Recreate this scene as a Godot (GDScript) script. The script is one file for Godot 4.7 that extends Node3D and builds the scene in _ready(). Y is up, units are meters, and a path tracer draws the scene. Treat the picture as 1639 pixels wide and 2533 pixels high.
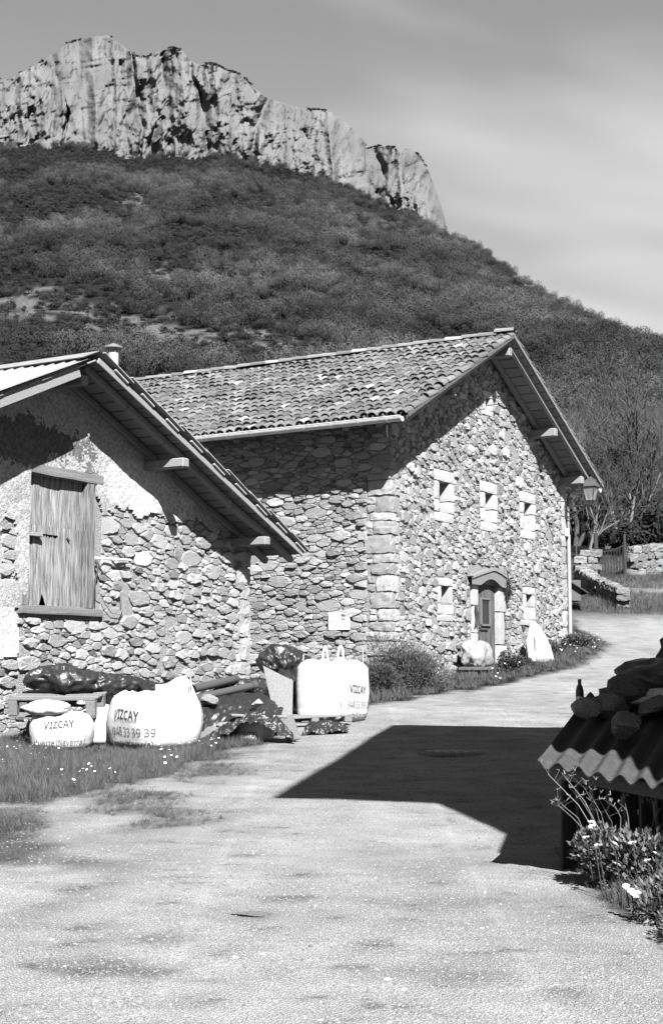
extends Node3D
# A stone farmhouse and a barn on a gravel lane below a limestone crag. Greys only: the photograph is black and white.

const TURN := deg_to_rad(59.4)          # the turn of both buildings: their gables run 30.6 degrees right of the lens
var R := RandomNumberGenerator.new()
var names := {}
var M := {}
var N1 := FastNoiseLite.new()
var N2 := FastNoiseLite.new()
var N3 := FastNoiseLite.new()


# ---------------------------------------------------------------- mesh collector
class MB:
	var v := PackedVector3Array()
	var n := PackedVector3Array()
	var c := PackedColorArray()

	func tri(a: Vector3, b: Vector3, d: Vector3, col: Color, hint := Vector3.ZERO) -> void:
		var m := (d - a).cross(b - a)
		if hint != Vector3.ZERO and m.dot(hint) < 0.0:
			var s := b
			b = d
			d = s
			m = -m
		m = m.normalized()
		v.append(a); v.append(b); v.append(d)
		n.append(m); n.append(m); n.append(m)
		c.append(col); c.append(col); c.append(col)

	func quad(a: Vector3, b: Vector3, d: Vector3, e: Vector3, col: Color, hint := Vector3.ZERO) -> void:
		tri(a, b, d, col, hint)
		tri(a, d, e, col, hint)

	func smooth(a: Vector3, na: Vector3, b: Vector3, nb: Vector3, d: Vector3, nd: Vector3, col: Color) -> void:
		if (d - a).cross(b - a).dot(na + nb + nd) < 0.0:
			v.append(a); v.append(d); v.append(b)
			n.append(na); n.append(nd); n.append(nb)
		else:
			v.append(a); v.append(b); v.append(d)
			n.append(na); n.append(nb); n.append(nd)
		c.append(col); c.append(col); c.append(col)

	func box(t: Transform3D, s: Vector3, col: Color, b := 0.0) -> void:
		var h := s * 0.5
		b = minf(b, minf(h.x, minf(h.y, h.z)) * 0.8)
		var p := func(sx: float, sy: float, sz: float, w: int) -> Vector3:
			var q := Vector3(sx * (h.x - (0.0 if w == 0 else b)), sy * (h.y - (0.0 if w == 1 else b)), sz * (h.z - (0.0 if w == 2 else b)))
			return t * q
		var o := t.origin
		for w in 3:
			for s1 in [-1.0, 1.0]:
				var k := []
				for q in [[-1.0, -1.0], [1.0, -1.0], [1.0, 1.0], [-1.0, 1.0]]:
					k.append(p.call(s1, q[0], q[1], 0) if w == 0 else p.call(q[0], s1, q[1], 1) if w == 1 else p.call(q[0], q[1], s1, 2))
				quad(k[0], k[1], k[2], k[3], col, t.basis[w] * s1)
		if b <= 0.0:
			return
		for s1 in [-1.0, 1.0]:
			for s2 in [-1.0, 1.0]:
				var e1: Vector3 = t.basis.x * s1 + t.basis.y * s2
				quad(p.call(s1, s2, -1.0, 0), p.call(s1, s2, 1.0, 0), p.call(s1, s2, 1.0, 1), p.call(s1, s2, -1.0, 1), col, e1)
				var e2: Vector3 = t.basis.x * s1 + t.basis.z * s2
				quad(p.call(s1, -1.0, s2, 0), p.call(s1, 1.0, s2, 0), p.call(s1, 1.0, s2, 2), p.call(s1, -1.0, s2, 2), col, e2)
				var e3: Vector3 = t.basis.y * s1 + t.basis.z * s2
				quad(p.call(-1.0, s1, s2, 1), p.call(1.0, s1, s2, 1), p.call(1.0, s1, s2, 2), p.call(-1.0, s1, s2, 2), col, e3)
				for s3 in [-1.0, 1.0]:
					tri(p.call(s1, s2, s3, 0), p.call(s1, s2, s3, 1), p.call(s1, s2, s3, 2), col, t.basis.x * s1 + t.basis.y * s2 + t.basis.z * s3)

	func bar(a: Vector3, b: Vector3, w: float, h: float, col: Color, up := Vector3.UP, bev := 0.008) -> void:
		var x := (b - a).normalized()
		if absf(x.dot(up)) > 0.98:
			up = Vector3.RIGHT
		var z := x.cross(up).normalized()
		var y := z.cross(x)
		box(Transform3D(Basis(x, y, z), (a + b) * 0.5), Vector3(a.distance_to(b), h, w), col, bev)

	func tube(pts: Array, rad: Array, sides: int, col: Color, caps := true) -> void:
		var rings := []
		var side := Vector3.ZERO
		for i in pts.size():
			var d: Vector3 = (pts[mini(i + 1, pts.size() - 1)] - pts[maxi(i - 1, 0)]).normalized()
			if side == Vector3.ZERO:
				side = d.cross(Vector3.UP if absf(d.y) < 0.9 else Vector3.RIGHT).normalized()
			side = (side - d * side.dot(d)).normalized()
			var o := d.cross(side)
			var ring := []
			for k in sides:
				var a := TAU * k / sides
				ring.append(side * cos(a) + o * sin(a))
			rings.append(ring)
		for i in pts.size() - 1:
			for k in sides:
				var k2 := (k + 1) % sides
				var a: Vector3 = pts[i] + rings[i][k] * rad[i]
				var b: Vector3 = pts[i] + rings[i][k2] * rad[i]
				var d: Vector3 = pts[i + 1] + rings[i + 1][k2] * rad[i + 1]
				var e: Vector3 = pts[i + 1] + rings[i + 1][k] * rad[i + 1]
				smooth(a, rings[i][k], b, rings[i][k2], d, rings[i + 1][k2], col)
				smooth(a, rings[i][k], d, rings[i + 1][k2], e, rings[i + 1][k], col)
		if caps:
			for k in sides:
				tri(pts[0], pts[0] + rings[0][k] * rad[0], pts[0] + rings[0][(k + 1) % sides] * rad[0], col, pts[0] - pts[1])
				var l := pts.size() - 1
				tri(pts[l], pts[l] + rings[l][k] * rad[l], pts[l] + rings[l][(k + 1) % sides] * rad[l], col, pts[l] - pts[l - 1])

	func grid(nu: int, nv: int, f: Callable, tone: Callable) -> void:
		var p := []
		for i in nu + 1:
			var row := PackedVector3Array()
			for j in nv + 1:
				row.append(f.call(float(i) / nu, float(j) / nv))
			p.append(row)
		var m := []
		for i in nu + 1:
			var row := PackedVector3Array()
			for j in nv + 1:
				var du: Vector3 = p[mini(i + 1, nu)][j] - p[maxi(i - 1, 0)][j]
				var dv: Vector3 = p[i][mini(j + 1, nv)] - p[i][maxi(j - 1, 0)]
				row.append(du.cross(dv).normalized())
			m.append(row)
		for i in nu:
			for j in nv:
				var col: Color = tone.call((i + 0.5) / nu, (j + 0.5) / nv)
				smooth(p[i][j], m[i][j], p[i + 1][j], m[i + 1][j], p[i + 1][j + 1], m[i + 1][j + 1], col)
				smooth(p[i][j], m[i][j], p[i + 1][j + 1], m[i + 1][j + 1], p[i][j + 1], m[i][j + 1], col)

	func done() -> ArrayMesh:
		var a := []
		a.resize(Mesh.ARRAY_MAX)
		a[Mesh.ARRAY_VERTEX] = v
		a[Mesh.ARRAY_NORMAL] = n
		a[Mesh.ARRAY_COLOR] = c
		var m := ArrayMesh.new()
		m.add_surface_from_arrays(Mesh.PRIMITIVE_TRIANGLES, a)
		return m


# ---------------------------------------------------------------- nodes
func grey(x: float) -> Color:
	return Color(x, x, x)

func inst(called: String, mesh: Mesh, mat: Material, parent: Node) -> MeshInstance3D:
	var o := MeshInstance3D.new()
	o.name = called if parent != self else numbered(called)
	o.mesh = mesh
	o.material_override = mat
	parent.add_child(o, true)
	return o

func many(called: String, mesh: Mesh, mat: Material, where: Array, cols: Array, parent: Node) -> MultiMeshInstance3D:
	var mm := MultiMesh.new()
	mm.transform_format = MultiMesh.TRANSFORM_3D
	mm.use_colors = true
	mm.mesh = mesh
	mm.instance_count = where.size()
	for i in where.size():
		mm.set_instance_transform(i, where[i])
		mm.set_instance_color(i, cols[i])
	var o := MultiMeshInstance3D.new()
	o.name = called if parent != self else numbered(called)
	o.multimesh = mm
	o.material_override = mat
	parent.add_child(o, true)
	o.set_meta("kind", "stuff")
	return o

func numbered(called: String) -> String:
	var k: int = names.get(called, 0)
	names[called] = k + 1
	return called if k == 0 else "%s_%03d" % [called, k]

func tag(o: Node, label: String, category: String, group := "") -> Node:
	o.set_meta("label", label)
	o.set_meta("category", category)
	if group:
		o.set_meta("group", group)
	return o

func thing(called: String, label: String, category: String, at: Vector3, turn := 0.0, group := "") -> Node3D:
	var o := Node3D.new()
	o.name = numbered(called)
	add_child(o)
	o.position = at
	o.rotation.y = turn
	tag(o, label, category, group)
	return o

func part(called: String, parent: Node) -> Node3D:
	var o := Node3D.new()
	o.name = called
	parent.add_child(o, true)
	return o

func structure(o: Node, stuff := "") -> void:
	o.set_meta("kind", "structure")

func xf(at: Vector3, rot := Vector3.ZERO, s := Vector3.ONE) -> Transform3D:
	return Transform3D(Basis.from_euler(rot).scaled_local(s), at)


# ---------------------------------------------------------------- materials
func noise_tex(freq: float, lo: float, hi: float, octaves := 4, kind := FastNoiseLite.TYPE_SIMPLEX, normal := false, strength := 6.0, size := 512, mid := 0.5) -> NoiseTexture2D:
	var f := FastNoiseLite.new()
	f.seed = names.size() + int(freq * 1000.0) + octaves
	f.noise_type = kind
	f.frequency = freq
	f.fractal_octaves = octaves
	var t := NoiseTexture2D.new()
	t.width = size
	t.height = size
	t.seamless = true
	t.noise = f
	t.as_normal_map = normal
	t.bump_strength = strength
	if not normal:
		var g := Gradient.new()
		g.set_color(0, grey(lo))
		g.set_color(1, grey(hi))
		g.add_point(mid, grey((lo + hi) * 0.5))
		t.color_ramp = g
	return t

func wood_tex(seed_: int, dark: float) -> ImageTexture:
	var w := 256
	var h := 512
	var f := FastNoiseLite.new()
	f.seed = seed_
	f.frequency = 0.02
	f.fractal_octaves = 3
	var bytes := PackedByteArray()
	bytes.resize(w * h)
	for y in h:
		for x in w:
			var sway := f.get_noise_2d(x * 0.6, y * 0.35) * 6.0
			var a := f.get_noise_2d((x + sway) * 9.0, y * 0.35 + 300.0)
			var b := f.get_noise_2d((x + sway) * 2.2, y * 0.12 + 900.0)
			var k := 0.76 + a * 0.3 + b * 0.26
			if a < -0.36:
				k -= dark
			bytes[y * w + x] = int(clampf(k, 0.12, 1.0) * 255.0)
	return ImageTexture.create_from_image(Image.create_from_data(w, h, false, Image.FORMAT_L8, bytes))

func mat(key: String, base: float, rough: float, o := {}) -> StandardMaterial3D:
	var m := StandardMaterial3D.new()
	m.resource_name = key
	m.albedo_color = grey(base).linear_to_srgb()
	m.roughness = rough
	m.metallic_specular = o.get("spec", 0.35)
	m.metallic = o.get("metal", 0.0)
	m.vertex_color_use_as_albedo = o.get("vc", true)
	if o.has("tex"):
		m.albedo_texture = o.tex
	if o.has("normal"):
		m.normal_enabled = true
		m.normal_texture = o.normal
		m.normal_scale = o.get("bump", 1.0)
	if o.has("height"):
		m.heightmap_enabled = true
		m.heightmap_texture = o.height
		m.heightmap_scale = o.get("rise", 1.0)
	if o.has("scale"):
		m.uv1_triplanar = true
		m.uv1_world_triplanar = o.get("world", false)
		var s = o.scale
		m.uv1_scale = s if s is Vector3 else Vector3(s, s, s)
	if o.has("back"):
		m.backlight_enabled = true
		m.backlight = grey(o.back)
	m.cull_mode = BaseMaterial3D.CULL_DISABLED
	M[key] = m
	return m

func make_materials() -> void:
	var rough_a := noise_tex(0.03, 0.74, 1.0, 5)
	var rough_n := noise_tex(0.05, 0, 1, 5, FastNoiseLite.TYPE_SIMPLEX, true, 10.0)
	var spots := noise_tex(0.025, 0.68, 1.0, 5, FastNoiseLite.TYPE_SIMPLEX, false, 0, 512, 0.4)
	var gravel_a := noise_tex(0.14, 0.5, 1.0, 3, FastNoiseLite.TYPE_CELLULAR, false, 0, 1024)
	var gravel_n := noise_tex(0.14, 0, 1, 3, FastNoiseLite.TYPE_CELLULAR, true, 9.0, 1024)
	var fine := noise_tex(0.012, 0.85, 1.0, 3)
	mat("stone", 0.60, 0.95, {"tex": rough_a, "normal": rough_n, "bump": 1.5, "scale": 2.1, "spec": 0.2})
	mat("mortar", 0.60, 0.97, {"tex": spots, "normal": rough_n, "bump": 1.2, "scale": 1.3, "spec": 0.15})
	mat("plaster", 0.60, 0.97, {"tex": spots, "normal": rough_n, "bump": 0.4, "scale": 0.8, "spec": 0.15})
	mat("dressed", 0.60, 0.95, {"tex": rough_a, "normal": rough_n, "bump": 0.5, "scale": 1.6, "spec": 0.2})
	mat("tile", 0.57, 0.92, {"tex": spots, "normal": rough_n, "bump": 0.4, "scale": 2.4, "spec": 0.2, "world": true})
	mat("wood", 0.62, 0.9, {"tex": wood_tex(5, 0.3), "scale": Vector3(1.6, 0.55, 1.6), "spec": 0.2})
	mat("beam", 0.66, 0.93, {"tex": rough_a, "scale": 2.0, "spec": 0.15})
	mat("metal", 1.0, 0.4, {"metal": 0.25, "tex": fine, "scale": 1.0})
	mat("iron", 1.0, 0.6, {"spec": 0.3})
	mat("sheet", 0.75, 0.75, {"tex": spots, "scale": 1.1, "spec": 0.25, "normal": rough_n, "bump": 0.15})
	mat("rooftin", 0.60, 0.55, {"tex": fine, "scale": 0.5, "spec": 0.3})
	mat("ground", 0.60, 0.98, {"tex": gravel_a, "normal": gravel_n, "bump": 1.8, "scale": 0.55, "world": true, "spec": 0.15})
	# ragged damp and mossy stains, a second layer over the chippings
	var gm: StandardMaterial3D = M.ground
	var f := FastNoiseLite.new()
	f.seed = 77
	f.noise_type = FastNoiseLite.TYPE_SIMPLEX
	f.frequency = 0.006
	f.fractal_octaves = 7
	f.fractal_gain = 0.62
	var dt := NoiseTexture2D.new()
	dt.width = 2048
	dt.height = 2048
	dt.seamless = true
	dt.noise = f
	var ramp := Gradient.new()
	ramp.set_color(0, grey(0.68))
	ramp.set_offset(0, 0.10)
	ramp.set_color(1, grey(1.0))
	ramp.set_offset(1, 0.8)
	ramp.add_point(0.21, grey(0.86))
	ramp.add_point(0.29, grey(0.9))
	dt.color_ramp = ramp
	gm.detail_enabled = true
	gm.detail_blend_mode = BaseMaterial3D.BLEND_MODE_MUL
	gm.detail_albedo = dt
	gm.detail_uv_layer = BaseMaterial3D.DETAIL_UV_2
	gm.uv2_triplanar = true
	gm.uv2_world_triplanar = true
	gm.uv2_scale = Vector3(0.085, 0.085, 0.13)
	mat("pebble", 0.60, 0.95, {"spec": 0.2})
	mat("leaf", 0.62, 0.8, {"back": 0.35, "spec": 0.2})
	mat("petal", 1.0, 0.8, {"back": 0.4, "spec": 0.2})
	mat("twig", 0.54, 0.9, {"spec": 0.2})
	mat("bag", 1.0, 0.72, {"spec": 0.3, "normal": noise_tex(0.02, 0, 1, 3, FastNoiseLite.TYPE_SIMPLEX, true, 5.0), "bump": 0.35, "scale": 1.4})
	mat("print", 1.0, 0.85, {"spec": 0.2})
	mat("plastic", 1.0, 0.42, {"spec": 0.4, "normal": noise_tex(0.012, 0, 1, 3, FastNoiseLite.TYPE_SIMPLEX, true, 7.0), "bump": 0.6, "scale": 1.6})
	mat("film", 1.0, 0.35, {"spec": 0.5, "normal": noise_tex(0.012, 0, 1, 3, FastNoiseLite.TYPE_SIMPLEX, true, 9.0), "bump": 0.7, "scale": 1.5})
	mat("pvc", 1.0, 0.5, {"spec": 0.4})
	mat("cloth", 1.0, 0.92, {"spec": 0.15, "normal": rough_n, "bump": 0.3, "scale": 2.0})
	mat("crag", 0.58, 0.97, {"tex": noise_tex(0.03, 0.68, 1.0, 5, FastNoiseLite.TYPE_SIMPLEX, false, 0, 1024), "normal": noise_tex(0.03, 0, 1, 5, FastNoiseLite.TYPE_SIMPLEX, true, 10.0, 1024), "bump": 1.0, "scale": Vector3(0.03, 0.013, 0.03), "world": true, "spec": 0.1})
	mat("hill", 0.55, 0.98, {"tex": noise_tex(0.03, 0.5, 1.0, 5), "scale": 0.04, "world": true, "spec": 0.1})
	var glass := mat("glass", 0.3, 0.05, {"vc": false, "spec": 0.5})
	glass.transparency = BaseMaterial3D.TRANSPARENCY_ALPHA
	glass.albedo_color.a = 0.25
	mat("dark_glass", 0.02, 0.15, {"vc": false, "spec": 0.5})


# ---------------------------------------------------------------- shapes used often
func clip(poly: PackedVector2Array, nrm: Vector2, d: float) -> PackedVector2Array:
	var o := PackedVector2Array()
	var k := poly.size()
	for i in k:
		var a := poly[i]
		var b := poly[(i + 1) % k]
		var da := nrm.dot(a) - d
		var db := nrm.dot(b) - d
		if da <= 0.0:
			o.append(a)
		if (da < 0.0 and db > 0.0) or (da > 0.0 and db < 0.0):
			o.append(a.lerp(b, da / (da - db)))
	return o

func area_of(poly: PackedVector2Array) -> float:
	var s := 0.0
	for i in poly.size():
		s += poly[i].cross(poly[(i + 1) % poly.size()])
	return absf(s) * 0.5

func centre_of(poly: PackedVector2Array) -> Vector2:
	var s := Vector2.ZERO
	for p in poly:
		s += p
	return s / maxf(poly.size(), 1)

func stone(mb: MB, poly: PackedVector2Array, t: Transform3D, d: float, col: Color, gap: float, round_ := 0.1) -> void:
	var o := centre_of(poly)
	var q := PackedVector2Array()
	var k := poly.size()
	for i in k:
		var a := poly[i]
		var b := poly[(i + 1) % k]
		for f in [round_, 1.0 - round_]:
			var p := a.lerp(b, f)
			var away := p - o
			var l := away.length()
			q.append(o + away * maxf(0.35, 1.0 - gap / maxf(l, 0.01)) * R.randf_range(0.93, 1.05))
	k = q.size()
	var tilt := Vector2(R.randf_range(-0.25, 0.25), R.randf_range(-0.2, 0.3))
	var shrink := R.randf_range(0.78, 0.95)
	var r1 := []
	var r2 := []
	var r0 := []
	for i in k:
		var away := q[i] - o
		r0.append(t * Vector3(q[i].x, q[i].y, -0.03))
		r1.append(t * Vector3(q[i].x, q[i].y, d * R.randf_range(0.35, 0.7)))
		var e := o + away * shrink * R.randf_range(0.92, 1.06)
		r2.append(t * Vector3(e.x, e.y, d * R.randf_range(0.85, 1.1) + away.dot(tilt) * 0.35))
	var top := t * Vector3(o.x + R.randf_range(-0.02, 0.02), o.y + R.randf_range(-0.02, 0.02), d * R.randf_range(0.9, 1.15))
	var out_ := t.basis.z
	for i in k:
		var j := (i + 1) % k
		var side: Vector3 = (r1[i] + r1[j]) * 0.5 - t * Vector3(o.x, o.y, 0.0)
		mb.quad(r0[i], r0[j], r1[j], r1[i], col, side)
		mb.quad(r1[i], r1[j], r2[j], r2[i], col, out_ + side.normalized() * 0.2)
		mb.tri(r2[i], r2[j], top, col, out_)

func masonry(parent: Node, t: Transform3D, bound: PackedVector2Array, holes: Array, classes: Array, kx: float, depth: Vector2, tones: Vector2, o := {}) -> void:
	# rubble stones of many sizes that fill a wall: circles thrown large to small, then their power diagram
	var lo := bound[0]
	var hi := bound[0]
	for p in bound:
		lo = lo.min(p)
		hi = hi.max(p)
	var cell := 0.2
	var hash_ := {}
	var seeds := []
	var skip = o.get("skip")
	var size_a := (hi.x - lo.x) * (hi.y - lo.y)
	for cl in classes:
		for i in int(cl[1] * size_a):
			var p := Vector2(R.randf_range(lo.x, hi.x), R.randf_range(lo.y, hi.y))
			var r: float = cl[0] * R.randf_range(0.8, 1.2)
			var s := Vector2(p.x * kx, p.y)
			var at := Vector2i((s / cell).floor())
			var ok := true
			for dx in range(-2, 3):
				for dy in range(-2, 3):
					for k in hash_.get(at + Vector2i(dx, dy), []):
						if seeds[k][0].distance_to(s) < (seeds[k][1] + r) * 0.82:
							ok = false
							break
					if not ok:
						break
				if not ok:
					break
			if not ok:
				continue
			for h in holes:
				if h.has_point(p):
					ok = false
			if not ok or not Geometry2D.is_point_in_polygon(p, bound):
				continue
			if not hash_.has(at):
				hash_[at] = []
			hash_[at].append(seeds.size())
			seeds.append([s, r, p])
	var cells := []
	for sd in seeds:
		var s: Vector2 = sd[0]
		var r: float = sd[1]
		# a block no larger than its own size allows, a little out of true
		var bx := r * R.randf_range(1.0, 1.35) + 0.008
		var by := r * R.randf_range(0.9, 1.2) + 0.008
		var tw := R.randf_range(-0.2, 0.2)
		var poly := PackedVector2Array([s + Vector2(-bx, -by).rotated(tw), s + Vector2(bx * R.randf_range(0.75, 1.1), -by).rotated(tw), s + Vector2(bx, by * R.randf_range(0.8, 1.1)).rotated(tw), s + Vector2(-bx * R.randf_range(0.75, 1.1), by).rotated(tw)])
		var at := Vector2i((s / cell).floor())
		for dx in range(-2, 3):
			for dy in range(-2, 3):
				for k in hash_.get(at + Vector2i(dx, dy), []):
					var q: Vector2 = seeds[k][0]
					if q == s or q.distance_to(s) > 0.62:
						continue
					var d := q - s
					var r2: float = seeds[k][1]
					var m := (q.length_squared() - s.length_squared() + r * r - r2 * r2) * 0.5
					poly = clip(poly, d, m)
					if poly.size() < 3:
						break
				if poly.size() < 3:
					break
			if poly.size() < 3:
				break
		if poly.size() < 3:
			continue
		var un := PackedVector2Array()
		for p in poly:
			un.append(Vector2(p.x / kx, p.y))
		var c0: Vector2 = sd[2]
		for h in holes:
			var sides := [[Vector2(1, 0), h.position.x], [Vector2(-1, 0), -h.end.x], [Vector2(0, 1), h.position.y], [Vector2(0, -1), -h.end.y]]
			var best = null
			var far := -1e9
			for q in sides:
				var gap_: float = q[1] - q[0].dot(c0)
				if gap_ > far:
					far = gap_
					best = q
			if far < 0.5:
				un = clip(un, best[0], best[1])
		for i in bound.size():
			var a := bound[i]
			var b := bound[(i + 1) % bound.size()]
			var nrm := (b - a).orthogonal().normalized()
			if nrm.dot(centre_of(bound) - a) > 0.0:
				nrm = -nrm
			un = clip(un, nrm, nrm.dot(a))
		if un.size() < 3 or area_of(un) < 0.0012:
			continue
		if skip != null and skip.call(c0):
			continue
		cells.append([area_of(un), un])
	cells.sort_custom(func(a, b): return a[0] > b[0])
	var rest := MB.new()
	var keep: int = o.get("keep", 150)
	var gap: float = o.get("gap", 0.005)
	for i in cells.size():
		var mb := MB.new() if i < keep else rest
		var tone := R.randf_range(tones.x, tones.y)
		var dice := R.randf()
		if dice < 0.1:
			tone *= R.randf_range(0.4, 0.65) if cells[i][0] < 0.02 else R.randf_range(0.68, 0.85)
		elif dice > 0.86:
			tone *= R.randf_range(1.1, 1.25)
		stone(mb, cells[i][1], t, R.randf_range(depth.x, depth.y) * clampf(sqrt(cells[i][0]) * 7.0, 0.6, 1.3), grey(tone), gap)
		if i < keep:
			inst("stone", mb.done(), M.stone, parent)
	if rest.v.size():
		inst("small_stones", rest.done(), M.stone, parent).set_meta("kind", "stuff")

func sheet_wall(mb: MB, t: Transform3D, xs: Array, top: Callable, y0: float, holes: Array, col: Color, n_out: Vector3) -> void:
	var br := xs.duplicate()
	for h in holes:
		br.append(h.position.x)
		br.append(h.end.x)
	br.sort()
	for i in br.size() - 1:
		var a: float = br[i]
		var b: float = br[i + 1]
		if b - a < 1e-4:
			continue
		var m := (a + b) * 0.5
		var cuts := []
		for h in holes:
			if h.position.x < m and h.end.x > m:
				cuts.append([h.position.y, h.end.y])
		cuts.sort_custom(func(p, q): return p[0] < q[0])
		var y := y0
		for q in cuts:
			mb.quad(t * Vector3(a, y, 0), t * Vector3(b, y, 0), t * Vector3(b, q[0], 0), t * Vector3(a, q[0], 0), col, n_out)
			y = q[1]
		mb.quad(t * Vector3(a, y, 0), t * Vector3(b, y, 0), t * Vector3(b, top.call(b), 0), t * Vector3(a, top.call(a), 0), col, n_out)

func dressed_block(parent: Node, called: String, t: Transform3D, x0: float, x1: float, y0: float, y1: float, z0: float, z1: float, tone: float, m: Material = null) -> MeshInstance3D:
	var mb := MB.new()
	var mid := Vector3((x0 + x1) / 2, (y0 + y1) / 2, (z0 + z1) / 2)
	rough_block(mb, t * xf(mid, Vector3(R.randf_range(-0.012, 0.012), R.randf_range(-0.012, 0.012), R.randf_range(-0.012, 0.012))), Vector3(x1 - x0 - 0.006, y1 - y0 - 0.006, z1 - z0), tone, 0.008)
	return inst(called, mb.done(), m if m else M.dressed, parent)

func rough_block(mb: MB, t: Transform3D, s: Vector3, tone: float, amp: float) -> void:
	# a hewn block: faces of a few facets, corners knocked off
	var n := 5
	var o := Vector3(R.randf_range(0, 90), R.randf_range(0, 90), R.randf_range(0, 90))
	var pt := func(w: int, sg: float, a: float, b: float) -> Vector3:
		var q := Vector3(sg, a, b) if w == 0 else Vector3(a, sg, b) if w == 1 else Vector3(a, b, sg)
		var p := q * s * 0.5
		var l := q.length()
		p -= q.normalized() * maxf(0.0, l - 1.22) * minf(0.05, minf(s.x, minf(s.y, s.z)) * 0.22)
		var k := (p + o) * 320.0
		p += Vector3(N1.get_noise_3d(k.x, k.y, k.z), N1.get_noise_3d(k.y, k.z, k.x + 50.0), N1.get_noise_3d(k.z + 99.0, k.x, k.y)) * amp
		return t * p
	for w in 3:
		for sg in [-1.0, 1.0]:
			for i in n:
				for j in n:
					var a0 := -1.0 + 2.0 * i / n
					var a1 := -1.0 + 2.0 * (i + 1) / n
					var b0 := -1.0 + 2.0 * j / n
					var b1 := -1.0 + 2.0 * (j + 1) / n
					mb.quad(pt.call(w, sg, a0, b0), pt.call(w, sg, a1, b0), pt.call(w, sg, a1, b1), pt.call(w, sg, a0, b1), grey(tone), t.basis[w] * sg)

func rock_mesh(s: Vector3, tone: float, seed_: int, rough := 0.25) -> ArrayMesh:
	# a chunk of broken rock: a sphere cut by random planes
	var r := RandomNumberGenerator.new()
	r.seed = seed_
	var planes := []
	for i in 13:
		var d := Vector3(r.randf_range(-1, 1), r.randf_range(-1, 1), r.randf_range(-1, 1)).normalized()
		planes.append([d, r.randf_range(1.0 - rough * 1.6, 1.0)])
	var mb := MB.new()
	var f := func(u: float, w: float) -> Vector3:
		var a := TAU * u
		var b := PI * (w - 0.5)
		var d := Vector3(cos(a) * cos(b), sin(b), sin(a) * cos(b))
		var l := 1.0
		for p in planes:
			var k: float = d.dot(p[0])
			if k > 0.05:
				l = minf(l, p[1] * 0.86 / k)
		l *= 1.0 + 0.05 * N1.get_noise_3d(d.x * 90.0 + seed_, d.y * 90.0, d.z * 90.0)
		return d * l * s * 0.5
	var p := []
	for i in 19:
		var row := []
		for j in 13:
			row.append(f.call(i / 18.0, j / 12.0))
		p.append(row)
	for i in 18:
		for j in 12:
			mb.quad(p[i][j], p[i + 1][j], p[i + 1][j + 1], p[i][j + 1], grey(tone), p[i][j] + p[i + 1][j + 1])
	return mb.done()

func text_on(parent: Node, words: String, height: float, surface: Callable, tone: float, bold := 400) -> void:
	var font := SystemFont.new()
	font.font_names = PackedStringArray(["Droid Sans"])
	font.font_weight = bold
	var tm := TextMesh.new()
	tm.text = words
	tm.font = font
	tm.font_size = 32
	tm.pixel_size = height / 23.0
	tm.depth = 0.0
	tm.curve_step = 1.5
	tm.horizontal_alignment = HORIZONTAL_ALIGNMENT_CENTER
	var a := tm.surface_get_arrays(0)
	var v: PackedVector3Array = a[Mesh.ARRAY_VERTEX]
	var idx: PackedInt32Array = a[Mesh.ARRAY_INDEX] if a[Mesh.ARRAY_INDEX] != null else PackedInt32Array(range(v.size()))
	var mb := MB.new()
	for i in range(0, idx.size() - 2, 3):
		mb.tri(surface.call(v[idx[i]].x, v[idx[i]].y), surface.call(v[idx[i + 1]].x, v[idx[i + 1]].y), surface.call(v[idx[i + 2]].x, v[idx[i + 2]].y), grey(tone), surface.call(0.0, 0.0) - surface.call(0.0, 0.0, -0.1))
	inst("lettering", mb.done(), M.print, parent)


# ---------------------------------------------------------------- the lie of the land
const GZ := [-80.0, 0.0, 7.0, 12.0, 14.0, 18.5, 22.0, 26.0, 28.0, 36.0, 45.0, 55.0, 64.0, 4000.0]
const GY := [-0.4, 0.0, 0.06, 0.2, 0.33, 0.55, 0.75, 1.0, 1.2, 2.04, 3.1, 5.0, 6.6, 6.6]

func gy(x: float, z: float) -> float:      # height of the ground; z is the distance ahead of the camera
	var i := 0
	while i < GZ.size() - 2 and z > GZ[i + 1]:
		i += 1
	var f: float = (z - GZ[i]) / (GZ[i + 1] - GZ[i])
	var y: float = lerpf(GY[i], GY[i + 1], clampf(f, 0.0, 1.0))
	var near := clampf(1.0 - absf(z - 15.0) / 60.0, 0.0, 1.0)
	return y + near * (0.035 * N1.get_noise_2d(x * 9.0, z * 9.0) + 0.012 * N1.get_noise_2d(x * 40.0, z * 40.0))

func on_ground(x: float, z: float, up := 0.0) -> Vector3:
	return Vector3(x, gy(x, z) + up, -z)

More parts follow.
